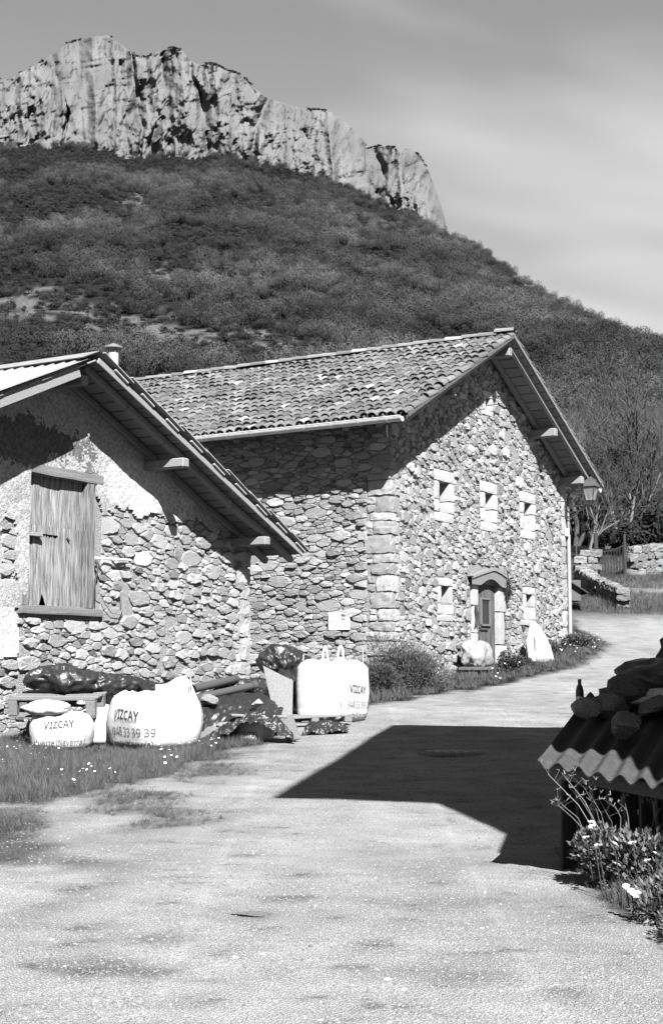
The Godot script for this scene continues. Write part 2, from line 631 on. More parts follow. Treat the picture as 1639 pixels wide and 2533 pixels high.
var GRASS := [
	PackedVector2Array([Vector2(-12, 24), Vector2(-4.5, 22), Vector2(-1.2, 24.6), Vector2(-0.75, 19.9), Vector2(-1.15, 18.8), Vector2(-1.4, 17.1), Vector2(-1.66, 15.9), Vector2(-1.95, 14.9), Vector2(-2.4, 14.1), Vector2(-3.05, 13.5), Vector2(-12, 13.2)]),
	PackedVector2Array([Vector2(-1.0, 24.8), Vector2(0.55, 24.6), Vector2(1.8, 26.3), Vector2(3.0, 27.9), Vector2(4.7, 30.6), Vector2(6.4, 33.8), Vector2(7.3, 37.5), Vector2(7.2, 42), Vector2(7.5, 44.6), Vector2(5.2, 44.6), Vector2(5.9, 37), Vector2(1.1, 28.9), Vector2(-2, 30)]),
	PackedVector2Array([Vector2(4, 46.6), Vector2(7.7, 46.3), Vector2(8.7, 45.7), Vector2(10.5, 45.3), Vector2(30, 43), Vector2(60, 66), Vector2(-20, 66)]),
	PackedVector2Array([Vector2(1.9, 11.4), Vector2(1.68, 11.0), Vector2(1.8, 10.6), Vector2(1.72, 9.5), Vector2(1.76, 8.8), Vector2(1.84, 8.2), Vector2(1.7, 6.6), Vector2(7, 6), Vector2(7, 11.6)]),
]
var SPARSE := PackedVector2Array([Vector2(-12, 12.5), Vector2(-3, 13.3), Vector2(-1.9, 15), Vector2(-1.15, 18.0), Vector2(-1.1, 14.5), Vector2(-1.3, 12.6), Vector2(-1.55, 10.8), Vector2(-2.0, 8.7), Vector2(-5, 8)])

func edge_gap(p: Vector2, poly: PackedVector2Array) -> float:      # distance to the edge, negative outside
	var d := 1e9
	for i in poly.size():
		var q := Geometry2D.get_closest_point_to_segment(p, poly[i], poly[(i + 1) % poly.size()])
		d = minf(d, q.distance_squared_to(p))
	d = sqrt(d)
	return d if Geometry2D.is_point_in_polygon(p, poly) else -d

func grass_at(x: float, z: float) -> float:
	var best := -9.0
	var p := Vector2(x, z)
	for g in GRASS:
		best = maxf(best, edge_gap(p, g))
	var ragged := 0.35 * N1.get_noise_2d(x * 22.0, z * 22.0) + 0.25 * N1.get_noise_2d(x * 70.0, z * 70.0)
	var k := clampf((best + ragged + 0.1) / 0.45, 0.0, 1.0)
	if z > 47.0:
		var bare := N2.get_noise_2d(x * 4.0 + z * 2.0, z * 12.0)
		k *= clampf(1.0 - (bare - 0.28) * 6.0, 0.15, 1.0)
	if k < 1.0:
		var s := edge_gap(p, SPARSE)
		var q := clampf((s + 0.6) / 1.2, 0.0, 1.0) * clampf((N1.get_noise_2d(x * 26.0 + 50.0, z * 26.0) + 0.22) * 2.2, 0.0, 1.0)
		k = maxf(k, q * 0.62)
	return k


# ================================================================ scene
func _ready() -> void:
	R.seed = 11
	N1.seed = 3
	N1.frequency = 0.02
	N1.fractal_octaves = 3
	N2.seed = 8
	N2.frequency = 0.01
	N2.fractal_octaves = 4
	N3.seed = 21
	N3.frequency = 0.01
	N3.fractal_type = FastNoiseLite.FRACTAL_RIDGED
	N3.fractal_octaves = 4
	make_view()
	make_materials()
	make_ground()
	make_hill()
	make_house()
	make_barn()
	make_neighbour()
	make_shed()
	make_yard()
	make_door_things()
	make_upper_lane()
	make_plants()

func make_view() -> void:
	var cam := Camera3D.new()
	cam.name = "camera"
	cam.fov = 39.6
	cam.near = 0.1
	cam.far = 6000.0
	cam.position = Vector3(0, 1.6, 0)
	cam.rotation.x = 0.10858
	add_child(cam)
	cam.current = true
	var sun := DirectionalLight3D.new()
	sun.name = "sun"
	var el := deg_to_rad(41.5)
	var to := Vector3(0.255 * cos(el), sin(el), 0.967 * cos(el))
	sun.look_at_from_position(to * 10.0, Vector3.ZERO)
	sun.light_energy = 1.6
	sun.light_angular_distance = 0.5
	sun.shadow_enabled = true
	add_child(sun)
	var e := Environment.new()
	e.background_mode = Environment.BG_SKY
	e.tonemap_mode = Environment.TONE_MAPPER_LINEAR
	e.tonemap_exposure = 5.0
	e.sdfgi_enabled = true
	e.ssao_enabled = true
	e.ssil_enabled = true
	var w := 1024
	var h := 512
	var data := PackedFloat32Array()
	data.resize(w * h * 3)
	var n := FastNoiseLite.new()
	n.seed = 4
	n.frequency = 1.0
	n.fractal_octaves = 5
	for y in h:
		var up := (0.5 - (y + 0.5) / h) * PI
		for x in w:
			var a := (x + 0.5) / w * TAU
			var d := Vector3(sin(a) * cos(up), sin(up), cos(a) * cos(up))
			var s := 0.023 + 0.2 * pow(1.0 - clampf(absf(d.y), 0.0, 1.0), 2.6)
			if d.y > 0.0:
				# high thin cloud: bands on a flat sheet far above, drawn out along one wind
				var p := Vector2(d.x, d.z) / (d.y + 0.12)
				var q := Vector2(p.x * 0.9 + p.y * 0.45, p.y * 0.9 - p.x * 0.45)
				var band := n.get_noise_2d(q.x * 0.22 + 3.0, q.y * 0.75) + 0.45 * n.get_noise_2d(q.x * 1.1, q.y * 2.6)
				s += 0.095 * clampf(band + 0.25, 0.0, 1.0)
			var k := (y * w + x) * 3
			data[k] = s
			data[k + 1] = s
			data[k + 2] = s
	var img := Image.create_from_data(w, h, false, Image.FORMAT_RGBF, data.to_byte_array())
	var pano := PanoramaSkyMaterial.new()
	pano.panorama = ImageTexture.create_from_image(img)
	var sky := Sky.new()
	sky.sky_material = pano
	e.sky = sky
	var we := WorldEnvironment.new()
	we.name = "air"
	we.environment = e
	add_child(we)


# ---------------------------------------------------------------- ground
func spread(a: float, b: float, step: float, lo: float, hi: float) -> PackedFloat32Array:
	var o := PackedFloat32Array()
	var x := a
	while x <= b:
		o.append(x)
		x += step
	var s := step
	x = b
	while x < hi:
		s *= 1.22
		x += s
		o.append(minf(x, hi))
	s = step
	x = a
	var left := PackedFloat32Array()
	while x > lo:
		s *= 1.22
		x -= s
		left.append(maxf(x, lo))
	left.reverse()
	left.append_array(o)
	return left

func make_ground() -> void:
	var xs := spread(-6.0, 10.0, 0.11, -900.0, 900.0)
	var zs := spread(4.5, 30.0, 0.11, -80.0, 62.0)
	zs.append(120.0)
	zs.append(1500.0)
	var nx := xs.size()
	var nzz := zs.size()
	var v := PackedVector3Array()
	var nn := PackedVector3Array()
	var c := PackedColorArray()
	var blobs := [[-0.48, 8.75, 0.16, 0.6], [-0.26, 9.3, 0.14, 0.42], [-1.1, 7.5, 0.3, 0.45], [-0.65, 10.95, 0.1, 0.5], [0.88, 9.2, 0.16, 0.8], [-0.9, 8.2, 0.2, 0.6], [0.1, 7.6, 0.1, 0.5], [0.25, 8.1, 0.12, 0.55], [-0.2, 10.1, 0.12, 0.55], [0.7, 7.3, 0.2, 0.7], [1.1, 7.0, 0.12, 0.6]]
	for j in nzz:
		for i in nx:
			var x := xs[i]
			var z := zs[j]
			v.append(Vector3(x, gy(x, z), -z))
			var dx := gy(x + 0.05, z) - gy(x - 0.05, z)
			var dz := gy(x, z + 0.05) - gy(x, z - 0.05)
			nn.append(Vector3(-dx * 10.0, 1.0, dz * 10.0).normalized())
			var g := grass_at(x, z) if z < 130.0 and absf(x) < 70.0 else 1.0
			var tone := 0.64 * (1.0 + 0.20 * N1.get_noise_2d(x * 14.0, z * 14.0) + 0.16 * N1.get_noise_2d(x * 60.0, z * 60.0) + 0.08 * N2.get_noise_2d(x * 30.0, z * 30.0))
			for b in blobs:
				var d := Vector2((x - b[0]) / (b[2] * 1.5), (z - b[1]) / b[2]).length() + 0.5 * N1.get_noise_2d(x * 130.0, z * 130.0)
				if d < 1.0:
					tone *= lerpf(1.0, b[3], clampf((1.0 - d) * 1.5, 0.0, 1.0))
			c.append(grey(lerpf(tone, 0.035 + 0.012 * N1.get_noise_2d(x * 50.0, z * 50.0), clampf(g * 1.25, 0.0, 1.0))))
	var idx := PackedInt32Array()
	for j in nzz - 1:
		for i in nx - 1:
			var a := j * nx + i
			idx.append_array([a, a + nx, a + nx + 1, a, a + nx + 1, a + 1])
	var arr := []
	arr.resize(Mesh.ARRAY_MAX)
	arr[Mesh.ARRAY_VERTEX] = v
	arr[Mesh.ARRAY_NORMAL] = nn
	arr[Mesh.ARRAY_COLOR] = c
	arr[Mesh.ARRAY_INDEX] = idx
	var m := ArrayMesh.new()
	m.add_surface_from_arrays(Mesh.PRIMITIVE_TRIANGLES, arr)
	structure(inst("ground", m, M.ground, self))
	# loose stones of the lane
	var variants := []
	for k in 3:
		var pm := MB.new()
		var ring := []
		var pts := 6
		for q in pts:
			var a := TAU * q / pts
			ring.append(Vector3(cos(a) * R.randf_range(0.7, 1.1), 0.0, sin(a) * R.randf_range(0.7, 1.1)))
		var tip := Vector3(R.randf_range(-0.3, 0.3), R.randf_range(0.7, 0.95), R.randf_range(-0.3, 0.3))
		for q in pts:
			var a: Vector3 = ring[q]
			var b: Vector3 = ring[(q + 1) % pts]
			var a2 := a * 0.75 + Vector3.UP * 0.55
			var b2 := b * 0.75 + Vector3.UP * 0.55
			pm.quad(a, b, b2, a2, Color.WHITE, a + b)
			pm.tri(a2, b2, tip, Color.WHITE, Vector3.UP)
		variants.append(pm.done())
	for k in 3:
		var where := []
		var cols := []
		for i in 60000:
			var z := 5.2 + 22.0 * pow(R.randf(), 1.9)
			var half := 0.26 * z + 0.4
			var x := R.randf_range(-half, half)
			var g := grass_at(x, z)
			if R.randf() < g * 0.8 or R.randf() < 0.35 - 0.9 * N1.get_noise_2d(x * 30.0 + 77.0, z * 30.0):
				continue
			var s := 0.003 + 0.009 * pow(R.randf(), 4.0)
			if R.randf() < 0.006:
				s *= 1.9
			where.append(Transform3D(Basis.from_euler(Vector3(R.randf_range(-0.3, 0.3), R.randf() * TAU, R.randf_range(-0.3, 0.3))).scaled_local(Vector3(s * 1.3, s, s)), on_ground(x, z, -s * 0.25)))
			cols.append(grey(R.randf_range(0.1, 0.24)))
		tag(many("gravel", variants[k], M.pebble, where, cols, self), ["loose pale chippings strewn over the gravel lane", "angular grey pebbles scattered on the gravel lane", "small mixed stones lying about the gravel lane"][k], "gravel")


# ---------------------------------------------------------------- mountain
const SKY_PX := [[-900, 330], [-400, 240], [0, 190], [16, 182], [69, 156], [133, 108], [197, 92], [240, 88], [266, 100], [298, 124], [319, 140], [346, 142], [367, 127], [410, 119], [437, 124], [450, 143], [469, 158], [511, 158], [554, 174], [596, 190], [623, 220], [655, 244], [692, 254], [756, 268], [820, 278], [852, 299], [883, 329], [904, 351], [908, 368], [932, 363], [974, 363], [1023, 369], [1041, 384], [1066, 421], [1090, 482], [1105, 530], [1115, 579], [1188, 606], [1230, 640], [1285, 677], [1371, 735], [1432, 762], [1499, 796], [1566, 829], [1639, 857], [1900, 950], [2600, 1100]]
const BASE_PX := [[-900, 480], [-400, 420], [0, 352], [53, 344], [160, 344], [240, 357], [298, 376], [373, 381], [426, 372], [532, 376], [586, 381], [666, 400], [745, 413], [820, 429], [883, 472], [944, 493], [1005, 508], [1041, 532], [1078, 560], [1115, 579], [1188, 606], [1230, 640], [1285, 677], [1371, 735], [1432, 762], [1499, 796], [1566, 829], [1639, 857], [1900, 950], [2600, 1100]]
# the crag stands about a kilometre off; the wooded spur comes nearer to the right
const FAR_PX := [[-900, 1150], [0, 1080], [450, 1020], [908, 960], [1115, 900], [1300, 760], [1639, 520], [1900, 430], [2600, 330]]

func along(list: Array, u: float) -> float:
	var px := 819.5 + u * 3518.0
	for i in list.size() - 1:
		if px <= list[i + 1][0]:
			return lerpf(list[i][1], list[i + 1][1], clampf((px - list[i][0]) / float(list[i + 1][0] - list[i][0]), 0.0, 1.0))
	return list[-1][1]

func rise(py: float) -> float:       # steepness of sight to a mark on the mountain
	var y := (1266.5 - py) / 3518.0
	return (y * cos(0.10858) + sin(0.10858)) / (cos(0.10858) - y * sin(0.10858))

func hill_y(u: float, z: float) -> float:
	var zf := along(FAR_PX, u)
	var e1 := rise(along(BASE_PX, u)) - 0.004
	var f := clampf((z - 60.0) / (zf - 60.0), 0.0, 1.0)
	var e := 0.066 + (e1 - 0.066) * pow(f, 0.62)
	var y := 1.6 + z * e
	var x := u * z
	y += (N2.get_noise_2d(x * 0.35, z * 0.35) * 10.0 + N2.get_noise_2d(x * 1.5, z * 1.5) * 2.5) * clampf((z - 90.0) / 300.0, 0.0, 1.0) * clampf((1.0 - f) * 5.0, 0.0, 1.0)
	if z > zf:
		y -= (z - zf) * 0.35
	return y

func make_hill() -> void:
	var nu := 260
	var nz := 200
	var v := PackedVector3Array()
	var c := PackedColorArray()
	for j in nz + 1:
		for i in nu + 1:
			var u := lerpf(-0.5, 0.5, float(i) / nu)
			var zf := along(FAR_PX, u)
			var f := float(j) / nz
			var z := 58.0 + (zf - 58.0) * pow(f / 0.94, 1.7) if f < 0.94 else zf + (f - 0.94) / 0.06 * 420.0
			var y := hill_y(u, z)
			v.append(Vector3(u * z, y, -z))
			var tone := 0.028 + 0.012 * N2.get_noise_2d(u * z * 2.0, z * 2.0)
			if open_slope(u, z) > 0.0:
				tone = lerpf(tone, 0.17, clampf(open_slope(u, z) * 3.0, 0.0, 1.0))
			c.append(grey(tone))
	var idx := PackedInt32Array()
	for j in nz:
		for i in nu:
			var a := j * (nu + 1) + i
			idx.append_array([a, a + nu + 1, a + nu + 2, a, a + nu + 2, a + 1])
	var st := SurfaceTool.new()
	st.begin(Mesh.PRIMITIVE_TRIANGLES)
	for k in v.size():
		st.set_color(c[k])
		st.add_vertex(v[k])
	for k in idx:
		st.add_index(k)
	st.generate_normals()
	structure(inst("hill", st.commit(), M.hill, self))
	make_crag()
	make_woods()

func open_slope(u: float, z: float) -> float:      # bare terraces of pale rock and scree among the scrub
	var px := 819.5 + u * 3518.0
	var x := u * z
	var k := 0.0
	k = maxf(k, 1.0 - Vector2((px - 340.0) / 320.0, (z - 455.0) / 95.0).length())
	k = maxf(k, 0.85 - Vector2((px - 60.0) / 200.0, (z - 520.0) / 60.0).length())
	k = maxf(k, 0.9 - Vector2((px - 325.0) / 55.0, (z - 860.0) / 60.0).length())
	k = maxf(k, 0.8 - Vector2((px - 690.0) / 90.0, (z - 455.0) / 50.0).length())
	k = maxf(k, 0.8 - Vector2((px - 370.0) / 110.0, (z - 590.0) / 50.0).length())
	k = maxf(k, 0.7 - Vector2((px - 655.0) / 30.0, (z - 820.0) / 40.0).length())
	k = maxf(k, 0.7 - Vector2((px - 860.0) / 100.0, (z - 400.0) / 60.0).length())
	if k <= 0.0:
		return 0.0
	return k * 0.6 + 0.75 * N1.get_noise_2d(x * 2.2, z * 5.0) - 0.12 + 0.3 * N1.get_noise_2d(x * 9.0, z * 18.0)

func crag_at(u: float, w: float) -> Vector3:
	var zf := along(FAR_PX, u)
	var lo := rise(along(BASE_PX, u)) - 0.014
	var hi := maxf(rise(along(SKY_PX, u)) + 0.0012 * N2.get_noise_2d(u * 9000.0, 3.0), lo + 0.002)
	var x := u * zf
	var yy := lerpf(lo, hi, w) * zf
	var tall := clampf((hi - lo) / 0.05, 0.0, 1.0)
	var ridge := N3.get_noise_2d(x * 1.2 + yy * 0.12, yy * 0.12)
	var ridge2 := N3.get_noise_2d(x * 3.4 - yy * 0.9 + 500.0, yy * 1.6)
	var rough := N2.get_noise_3d(x * 4.0, yy * 3.0, 0.0)
	var fine := N2.get_noise_3d(x * 14.0, yy * 9.0, 40.0)
	# a smooth tall wall on the left of the crag, broken buttresses elsewhere
	var px := 819.5 + u * 3518.0
	var slab := clampf(1.0 - absf(px - 190.0) / 130.0, 0.0, 1.0)
	var slab2 := clampf(1.0 - absf(px - 850.0) / 60.0, 0.0, 1.0)
	var calm := 1.0 - 0.75 * maxf(slab, slab2)
	var d := (ridge * 28.0 + ridge2 * 9.0 * calm + rough * 12.0 * calm + fine * 6.0 * (0.35 + 0.65 * calm)) * tall
	# deep clefts that part the buttresses
	for q in [[135.0, 3.0, -0.12], [318.0, 10.0, 0.14], [378.0, 8.0, -0.2], [492.0, 9.0, 0.3], [625.0, 10.0, -0.25], [762.0, 8.0, 0.15], [908.0, 6.0, 0.03], [955.0, 7.0, 0.35]]:
		var off: float = (px - q[0] + (w - 0.5) * q[2] * 190.0 + 26.0 * N2.get_noise_2d(yy * 1.6, q[0] * 3.0)) / (q[1] * (1.0 + 0.8 * N2.get_noise_2d(yy * 3.0, q[0])))
		d -= 20.0 * exp(-off * off) * tall * clampf(0.55 + 1.6 * N2.get_noise_2d(yy * 1.1 + 40.0, q[0] * 5.0), 0.0, 1.0)
	var back := 46.0 * w * w + 14.0 * w
	var z := zf + 8.0 + back - d
	# the foot of the wall is undercut where ledges cross it
	z += 6.0 * tall * clampf(N2.get_noise_2d(x * 0.8, yy * 7.0) - 0.1, 0.0, 1.0)
	return Vector3(u * z, 1.6 + lerpf(lo, hi, w) * z + (1.0 - w) * 0.0, -z)

func make_crag() -> void:
	var nu := 760
	var nw := 130
	var v := PackedVector3Array()
	var c := PackedColorArray()
	for j in nw + 1:
		for i in nu + 1:
			var u := lerpf(-0.42, 0.0842, float(i) / nu)
			var w := float(j) / nw
			var p := crag_at(u, w)
			v.append(p)
			var streak := N2.get_noise_2d(p.x * 9.0, p.y * 0.7)
			var patch := N2.get_noise_2d(p.x * 2.0 + 70.0, p.y * 2.0)
			var tone := 0.175 + 0.045 * streak + 0.05 * patch
			c.append(grey(clampf(tone, 0.06, 0.3)))
	for k in range(0, nu + 1):           # the top of the plateau, falling away behind
		var p := v[nw * (nu + 1) + k]
		v.append(p + Vector3(0, -3.0, -70.0))
		c.append(grey(0.08))
	var st := SurfaceTool.new()
	st.begin(Mesh.PRIMITIVE_TRIANGLES)
	for k in v.size():
		st.set_color(c[k])
		st.add_vertex(v[k])
	for j in nw + 1:
		for i in nu:
			var a := j * (nu + 1) + i
			for q in [a, a + nu + 1, a + nu + 2, a, a + nu + 2, a + 1]:
				st.add_index(q)
	st.generate_normals()
	structure(inst("cliff", st.commit(), M.crag, self))

func crown_mesh(slivers: int, wide: float, long: float, upward: float, seed_: int, flat := 0.75) -> ArrayMesh:
	var r := RandomNumberGenerator.new()
	r.seed = seed_
	var mb := MB.new()
	var lumps := []
	for i in 7:
		var a := r.randf() * TAU
		lumps.append([Vector3(cos(a) * 0.24, r.randf_range(0.3, 0.62), sin(a) * 0.24) if i else Vector3(0, 0.5, 0), r.randf_range(0.17, 0.3)])
	for i in slivers:
		var q: Array = lumps[i % 7]
		var d := Vector3(r.randf_range(-1, 1), r.randf_range(-0.5, 1), r.randf_range(-1, 1)).normalized()
		var p: Vector3 = q[0] + Vector3(d.x, d.y * flat, d.z) * q[1] * r.randf_range(0.75, 1.12)
		var nrm := (d + Vector3(r.randf_range(-1, 1), r.randf_range(-1, 1), r.randf_range(-1, 1)) * 0.55).normalized()
		var dir := (Vector3.UP * upward + Vector3(r.randf_range(-1, 1), r.randf_range(-1, 1), r.randf_range(-1, 1)))
		dir = (dir - nrm * dir.dot(nrm)).normalized()
		var side := nrm.cross(dir) * wide * r.randf_range(0.6, 1.4)
		var l := long * r.randf_range(0.6, 1.4)
		mb.tri(p - side, p + side, p + dir * l, Color.WHITE, d)
		mb.tri(p - side, p + side, p - dir * l * 0.8, Color.WHITE, d)
	# a stem, so that crowns stand on the slope
	mb.tube([Vector3(0, -0.1, 0), Vector3(0.02, 0.45, 0)], [0.03, 0.012], 4, grey(0.7), false)
	return mb.done()

func branch(trunk: MB, twigs: MB, r: RandomNumberGenerator, p: Vector3, d: Vector3, l: float, w: float, level: int) -> void:
	var e := p + d * l
	var mid := p.lerp(e, 0.5) + Vector3(r.randf_range(-1, 1), r.randf_range(-0.3, 0.3), r.randf_range(-1, 1)) * l * 0.07
	if level < 2:
		trunk.tube([p, mid, e], [w, w * 0.8, w * 0.62], 5 if level == 0 else 4, grey(1.0), false)
	elif level < 3:
		twigs.tube([p, mid, e], [w, w * 0.75, w * 0.5], 3, grey(1.0), false)
	else:
		var s := d.cross(Vector3(r.randf_range(-1, 1), r.randf_range(-1, 1), r.randf_range(-1, 1))).normalized() * w
		twigs.tri(p - s, p + s, e, grey(1.0))
	if level >= 4:
		return
	var kids: int = [4, 4, 5, 6][level]
	for i in kids:
		var f := 1.0 if i == 0 else r.randf_range(0.35, 1.0)
		var turn := Vector3(r.randf_range(-1, 1), r.randf_range(-0.4, 0.7), r.randf_range(-1, 1)).normalized()
		var nd := (d * (1.0 if i == 0 else 0.75) + turn * (0.4 if i == 0 else 0.85) + Vector3.UP * 0.18).normalized()
		branch(trunk, twigs, r, p.lerp(e, f), nd, l * r.randf_range(0.55, 0.8), w * 0.55, level + 1)

func bare_tree(seed_: int) -> Array:      # trunk and limbs, then twigs; about six metres tall
	var r := RandomNumberGenerator.new()
	r.seed = seed_
	var a := MB.new()
	var b := MB.new()
	branch(a, b, r, Vector3(0, -0.2, 0), Vector3(r.randf_range(-0.15, 0.15), 1, r.randf_range(-0.15, 0.15)).normalized(), 1.9, 0.10, 0)
	branch(a, b, r, Vector3(0.1, 0, 0.05), Vector3(r.randf_range(-0.5, 0.5), 1, r.randf_range(-0.5, 0.5)).normalized(), 1.8, 0.075, 0)
	return [[a.done(), Transform3D.IDENTITY], [b.done(), Transform3D.IDENTITY]]

func make_woods() -> void:
	var bare := []
	var ever := []
	var branchy := [joined_meshes(bare_tree(301)), joined_meshes(bare_tree(302)), joined_meshes(bare_tree(303))]
	for k in 4:
		bare.append(crown_mesh(760, 0.008, 0.045, 0.9, 50 + k, 0.95))
		ever.append(crown_mesh(420, 0.028, 0.045, 0.2, 80 + k, 0.75))
	var where := [[], [], [], [], [], [], [], [], [], [], []]
	var cols := [[], [], [], [], [], [], [], [], [], [], []]
	for i in 25000:
		var u := R.randf_range(-0.32, 0.32)
		var zf := along(FAR_PX, u)
		var z := sqrt(lerpf(72.0 * 72.0, (zf + 6.0) * (zf + 6.0), R.randf()))
		var x := u * z
		var py_f := (z - 60.0) / (zf - 60.0)
		if z < 190.0 and R.randf() < 0.35:
			continue
		var open := open_slope(u, z)
		if open > 0.0 and R.randf() < 0.7:
			continue
		# scrub oak and box low on the left, bare oak and beech higher and on the spur
		var mix := N2.get_noise_2d(x * 1.1 + 40.0, z * 1.1) * 1.9 + N2.get_noise_2d(x * 4.0, z * 4.0 + 90.0) * 0.9
		var dark := 0.66 - 1.2 * py_f - u * 2.2 + mix
		if py_f > 0.93:
			dark += 0.35
		var k := R.randi() % 4
		var s: float
		var tone: float
		if dark > 0.0 or open > 0.0:
			k += 4
			s = R.randf_range(2.2, 5.2)
			tone = R.randf_range(0.018, 0.035)
		else:
			s = R.randf_range(5.0, 12.0)
			tone = R.randf_range(0.03, 0.07) * (1.0 + 0.5 * N2.get_noise_2d(x * 2.5, z * 2.5 + 300.0)) * (1.0 + 0.9 * N2.get_noise_2d(x * 0.6 + 700.0, z * 0.6))
		if py_f > 0.9:
			s *= 0.75
		if z < 260.0 and dark <= 0.0:
			k = 8 + R.randi() % 3
			s *= 0.16
			tone = R.randf_range(0.05, 0.11)
		where[k].append(Transform3D(Basis.from_euler(Vector3(0, R.randf() * TAU, 0)).scaled_local(Vector3(s, s * R.randf_range(0.85, 1.25), s)), Vector3(x, hill_y(u, z) - 0.1 * s, -z)))
		cols[k].append(grey(tone))
	# bushes rooted in the clefts, on the ledges and along the brow of the crag
	for i in 12000:
		var u := R.randf_range(-0.3, 0.0842)
		var w := R.randf()
		var brow := R.randf() < 0.09
		if brow:
			w = 1.0
		var p := crag_at(u, w)
		var px := 819.5 + u * 3518.0
		var cleft := N3.get_noise_2d(p.x * 1.6 + 30.0, p.y * 0.35) + 0.5 * N2.get_noise_2d(p.x * 3.0, p.y * 3.0)
		var slab := clampf(1.0 - absf(px - 190.0) / 120.0, 0.0, 1.0) + clampf(1.0 - absf(px - 850.0) / 55.0, 0.0, 1.0)
		if not brow and (cleft > -0.36 + 0.1 * w or R.randf() < slab * 2.2):
			continue
		if brow and N2.get_noise_2d(p.x * 5.0, 7.0) < 0.12:
			continue
		var s := R.randf_range(1.6, 4.2) * (0.8 if brow else 1.0)
		var k := 4 + R.randi() % 4
		where[k].append(Transform3D(Basis.from_euler(Vector3(0, R.randf() * TAU, 0)).scaled_local(Vector3(s, s * 0.9, s)), p + Vector3(0, -0.25 * s, 0.5)))
		cols[k].append(grey(R.randf_range(0.02, 0.04)))
	var says := ["bare grey oaks of the far wooded slope", "leafless beeches massed on the far slope", "pale leafless thicket on the far slope", "bare winter woodland covering the far slope", "dark evergreen scrub on the far slope and crag", "low box bushes dotting the far terraces", "dense holm oak scrub below the crag", "dark shrubs rooted in the crag and slope", "leafless branching trees on the lower slope", "grey bare trees at the foot of the slope", "thin bare trees behind the upper wall"]
	for k in 11:
		tag(many("bare_woodland" if k < 4 or k > 7 else "evergreen_scrub", (bare + ever + branchy)[k], M.leaf if k > 3 and k < 8 else M.twig, where[k], cols[k], self), says[k], "woodland")


# ---------------------------------------------------------------- the farmhouse
# local axes: x along the gable (0 at the near corner, 9.44 at the far one), y up, z out of the gable; the long wall lies in x = 0
const HW := 9.44
const HL := 9.3
const RX := 4.37

func roof_y(x: float) -> float:       # underside of the roof boards
	return 8.92 - absf(x - RX) * 0.5

func window_at(parent: Node, x0: float, x1: float, y0: float, y1: float, wide: float, deep: float, tone: float, splay := 0.0) -> void:
	var w := part("window", parent)
	var t := Transform3D.IDENTITY
	var f := 0.045
	var b := -deep
	dressed_block(w, "lintel", t, x0 - wide, x1 + wide, y1, y1 + wide * 1.05, b, f, tone * R.randf_range(0.95, 1.1))
	dressed_block(w, "sill", t, x0 - wide * 0.9, x1 + wide * 0.8, y0 - wide * 0.85, y0, b, f, tone * R.randf_range(0.9, 1.1))
	var m := lerpf(y0, y1, R.randf_range(0.35, 0.6))
	for q in [[y0, m], [m, y1]]:
		dressed_block(w, "jamb", t, x0 - wide * R.randf_range(0.85, 1.1), x0, q[0], q[1], b, f, tone * R.randf_range(0.9, 1.1))
		dressed_block(w, "jamb", t, x1, x1 + wide * R.randf_range(0.9, 1.25), q[0], q[1], b, f, tone * R.randf_range(0.9, 1.1))
	var mb := MB.new()
	mb.box(xf(Vector3((x0 + x1) / 2, (y0 + y1) / 2, b + 0.06)), Vector3(x1 - x0, y1 - y0, 0.02), grey(1.0))
	inst("pane", mb.done(), M.dark_glass, w)
	var fr := MB.new()
	for q in [[x0 + 0.02, x0 + 0.02], [x1 - 0.02, x1 - 0.02]]:
		fr.bar(Vector3(q[0], y0, b + 0.08), Vector3(q[1], y1, b + 0.08), 0.04, 0.05, grey(0.1))
	fr.bar(Vector3(x0, (y0 + y1) / 2, b + 0.08), Vector3(x1, (y0 + y1) / 2, b + 0.08), 0.03, 0.03, grey(0.1))
	inst("frame", fr.done(), M.beam, w)

func tile_mesh(r0: float, r1: float, l: float, tone: float, segs := 6) -> ArrayMesh:
	var mb := MB.new()
	var th := 0.016
	var col := grey(tone)
	for i in segs:
		var a0 := PI * i / segs
		var a1 := PI * (i + 1) / segs
		var d0 := Vector3(cos(a0), 0, sin(a0) * 0.8)
		var d1 := Vector3(cos(a1), 0, sin(a1) * 0.8)
		var up := Vector3.UP * l
		mb.smooth(d0 * r0, d0, d1 * r0, d1, d1 * r1 + up, d1, col)
		mb.smooth(d0 * r0, d0, d1 * r1 + up, d1, d0 * r1 + up, d0, col)
		mb.quad(d0 * r0, d1 * r0, d1 * (r0 - th), d0 * (r0 - th), col, Vector3.DOWN)
		mb.smooth(d0 * (r0 - th), -d0, d1 * (r0 - th), -d1, d1 * (r1 - th) + up, -d1, col)
		mb.smooth(d0 * (r0 - th), -d0, d1 * (r1 - th) + up, -d1, d0 * (r1 - th) + up, -d0, col)
	for q in [1.0, -1.0]:
		mb.quad(Vector3(q * r0, 0, 0), Vector3(q * (r0 - th), 0, 0), Vector3(q * (r1 - th), l, 0), Vector3(q * r1, l, 0), col, Vector3(0, 0, -1))
	return mb.done()

func joined_meshes(list: Array) -> ArrayMesh:
	var st := SurfaceTool.new()
	st.begin(Mesh.PRIMITIVE_TRIANGLES)
	for q in list:
		st.append_from(q[0], 0, q[1])
	return st.commit()

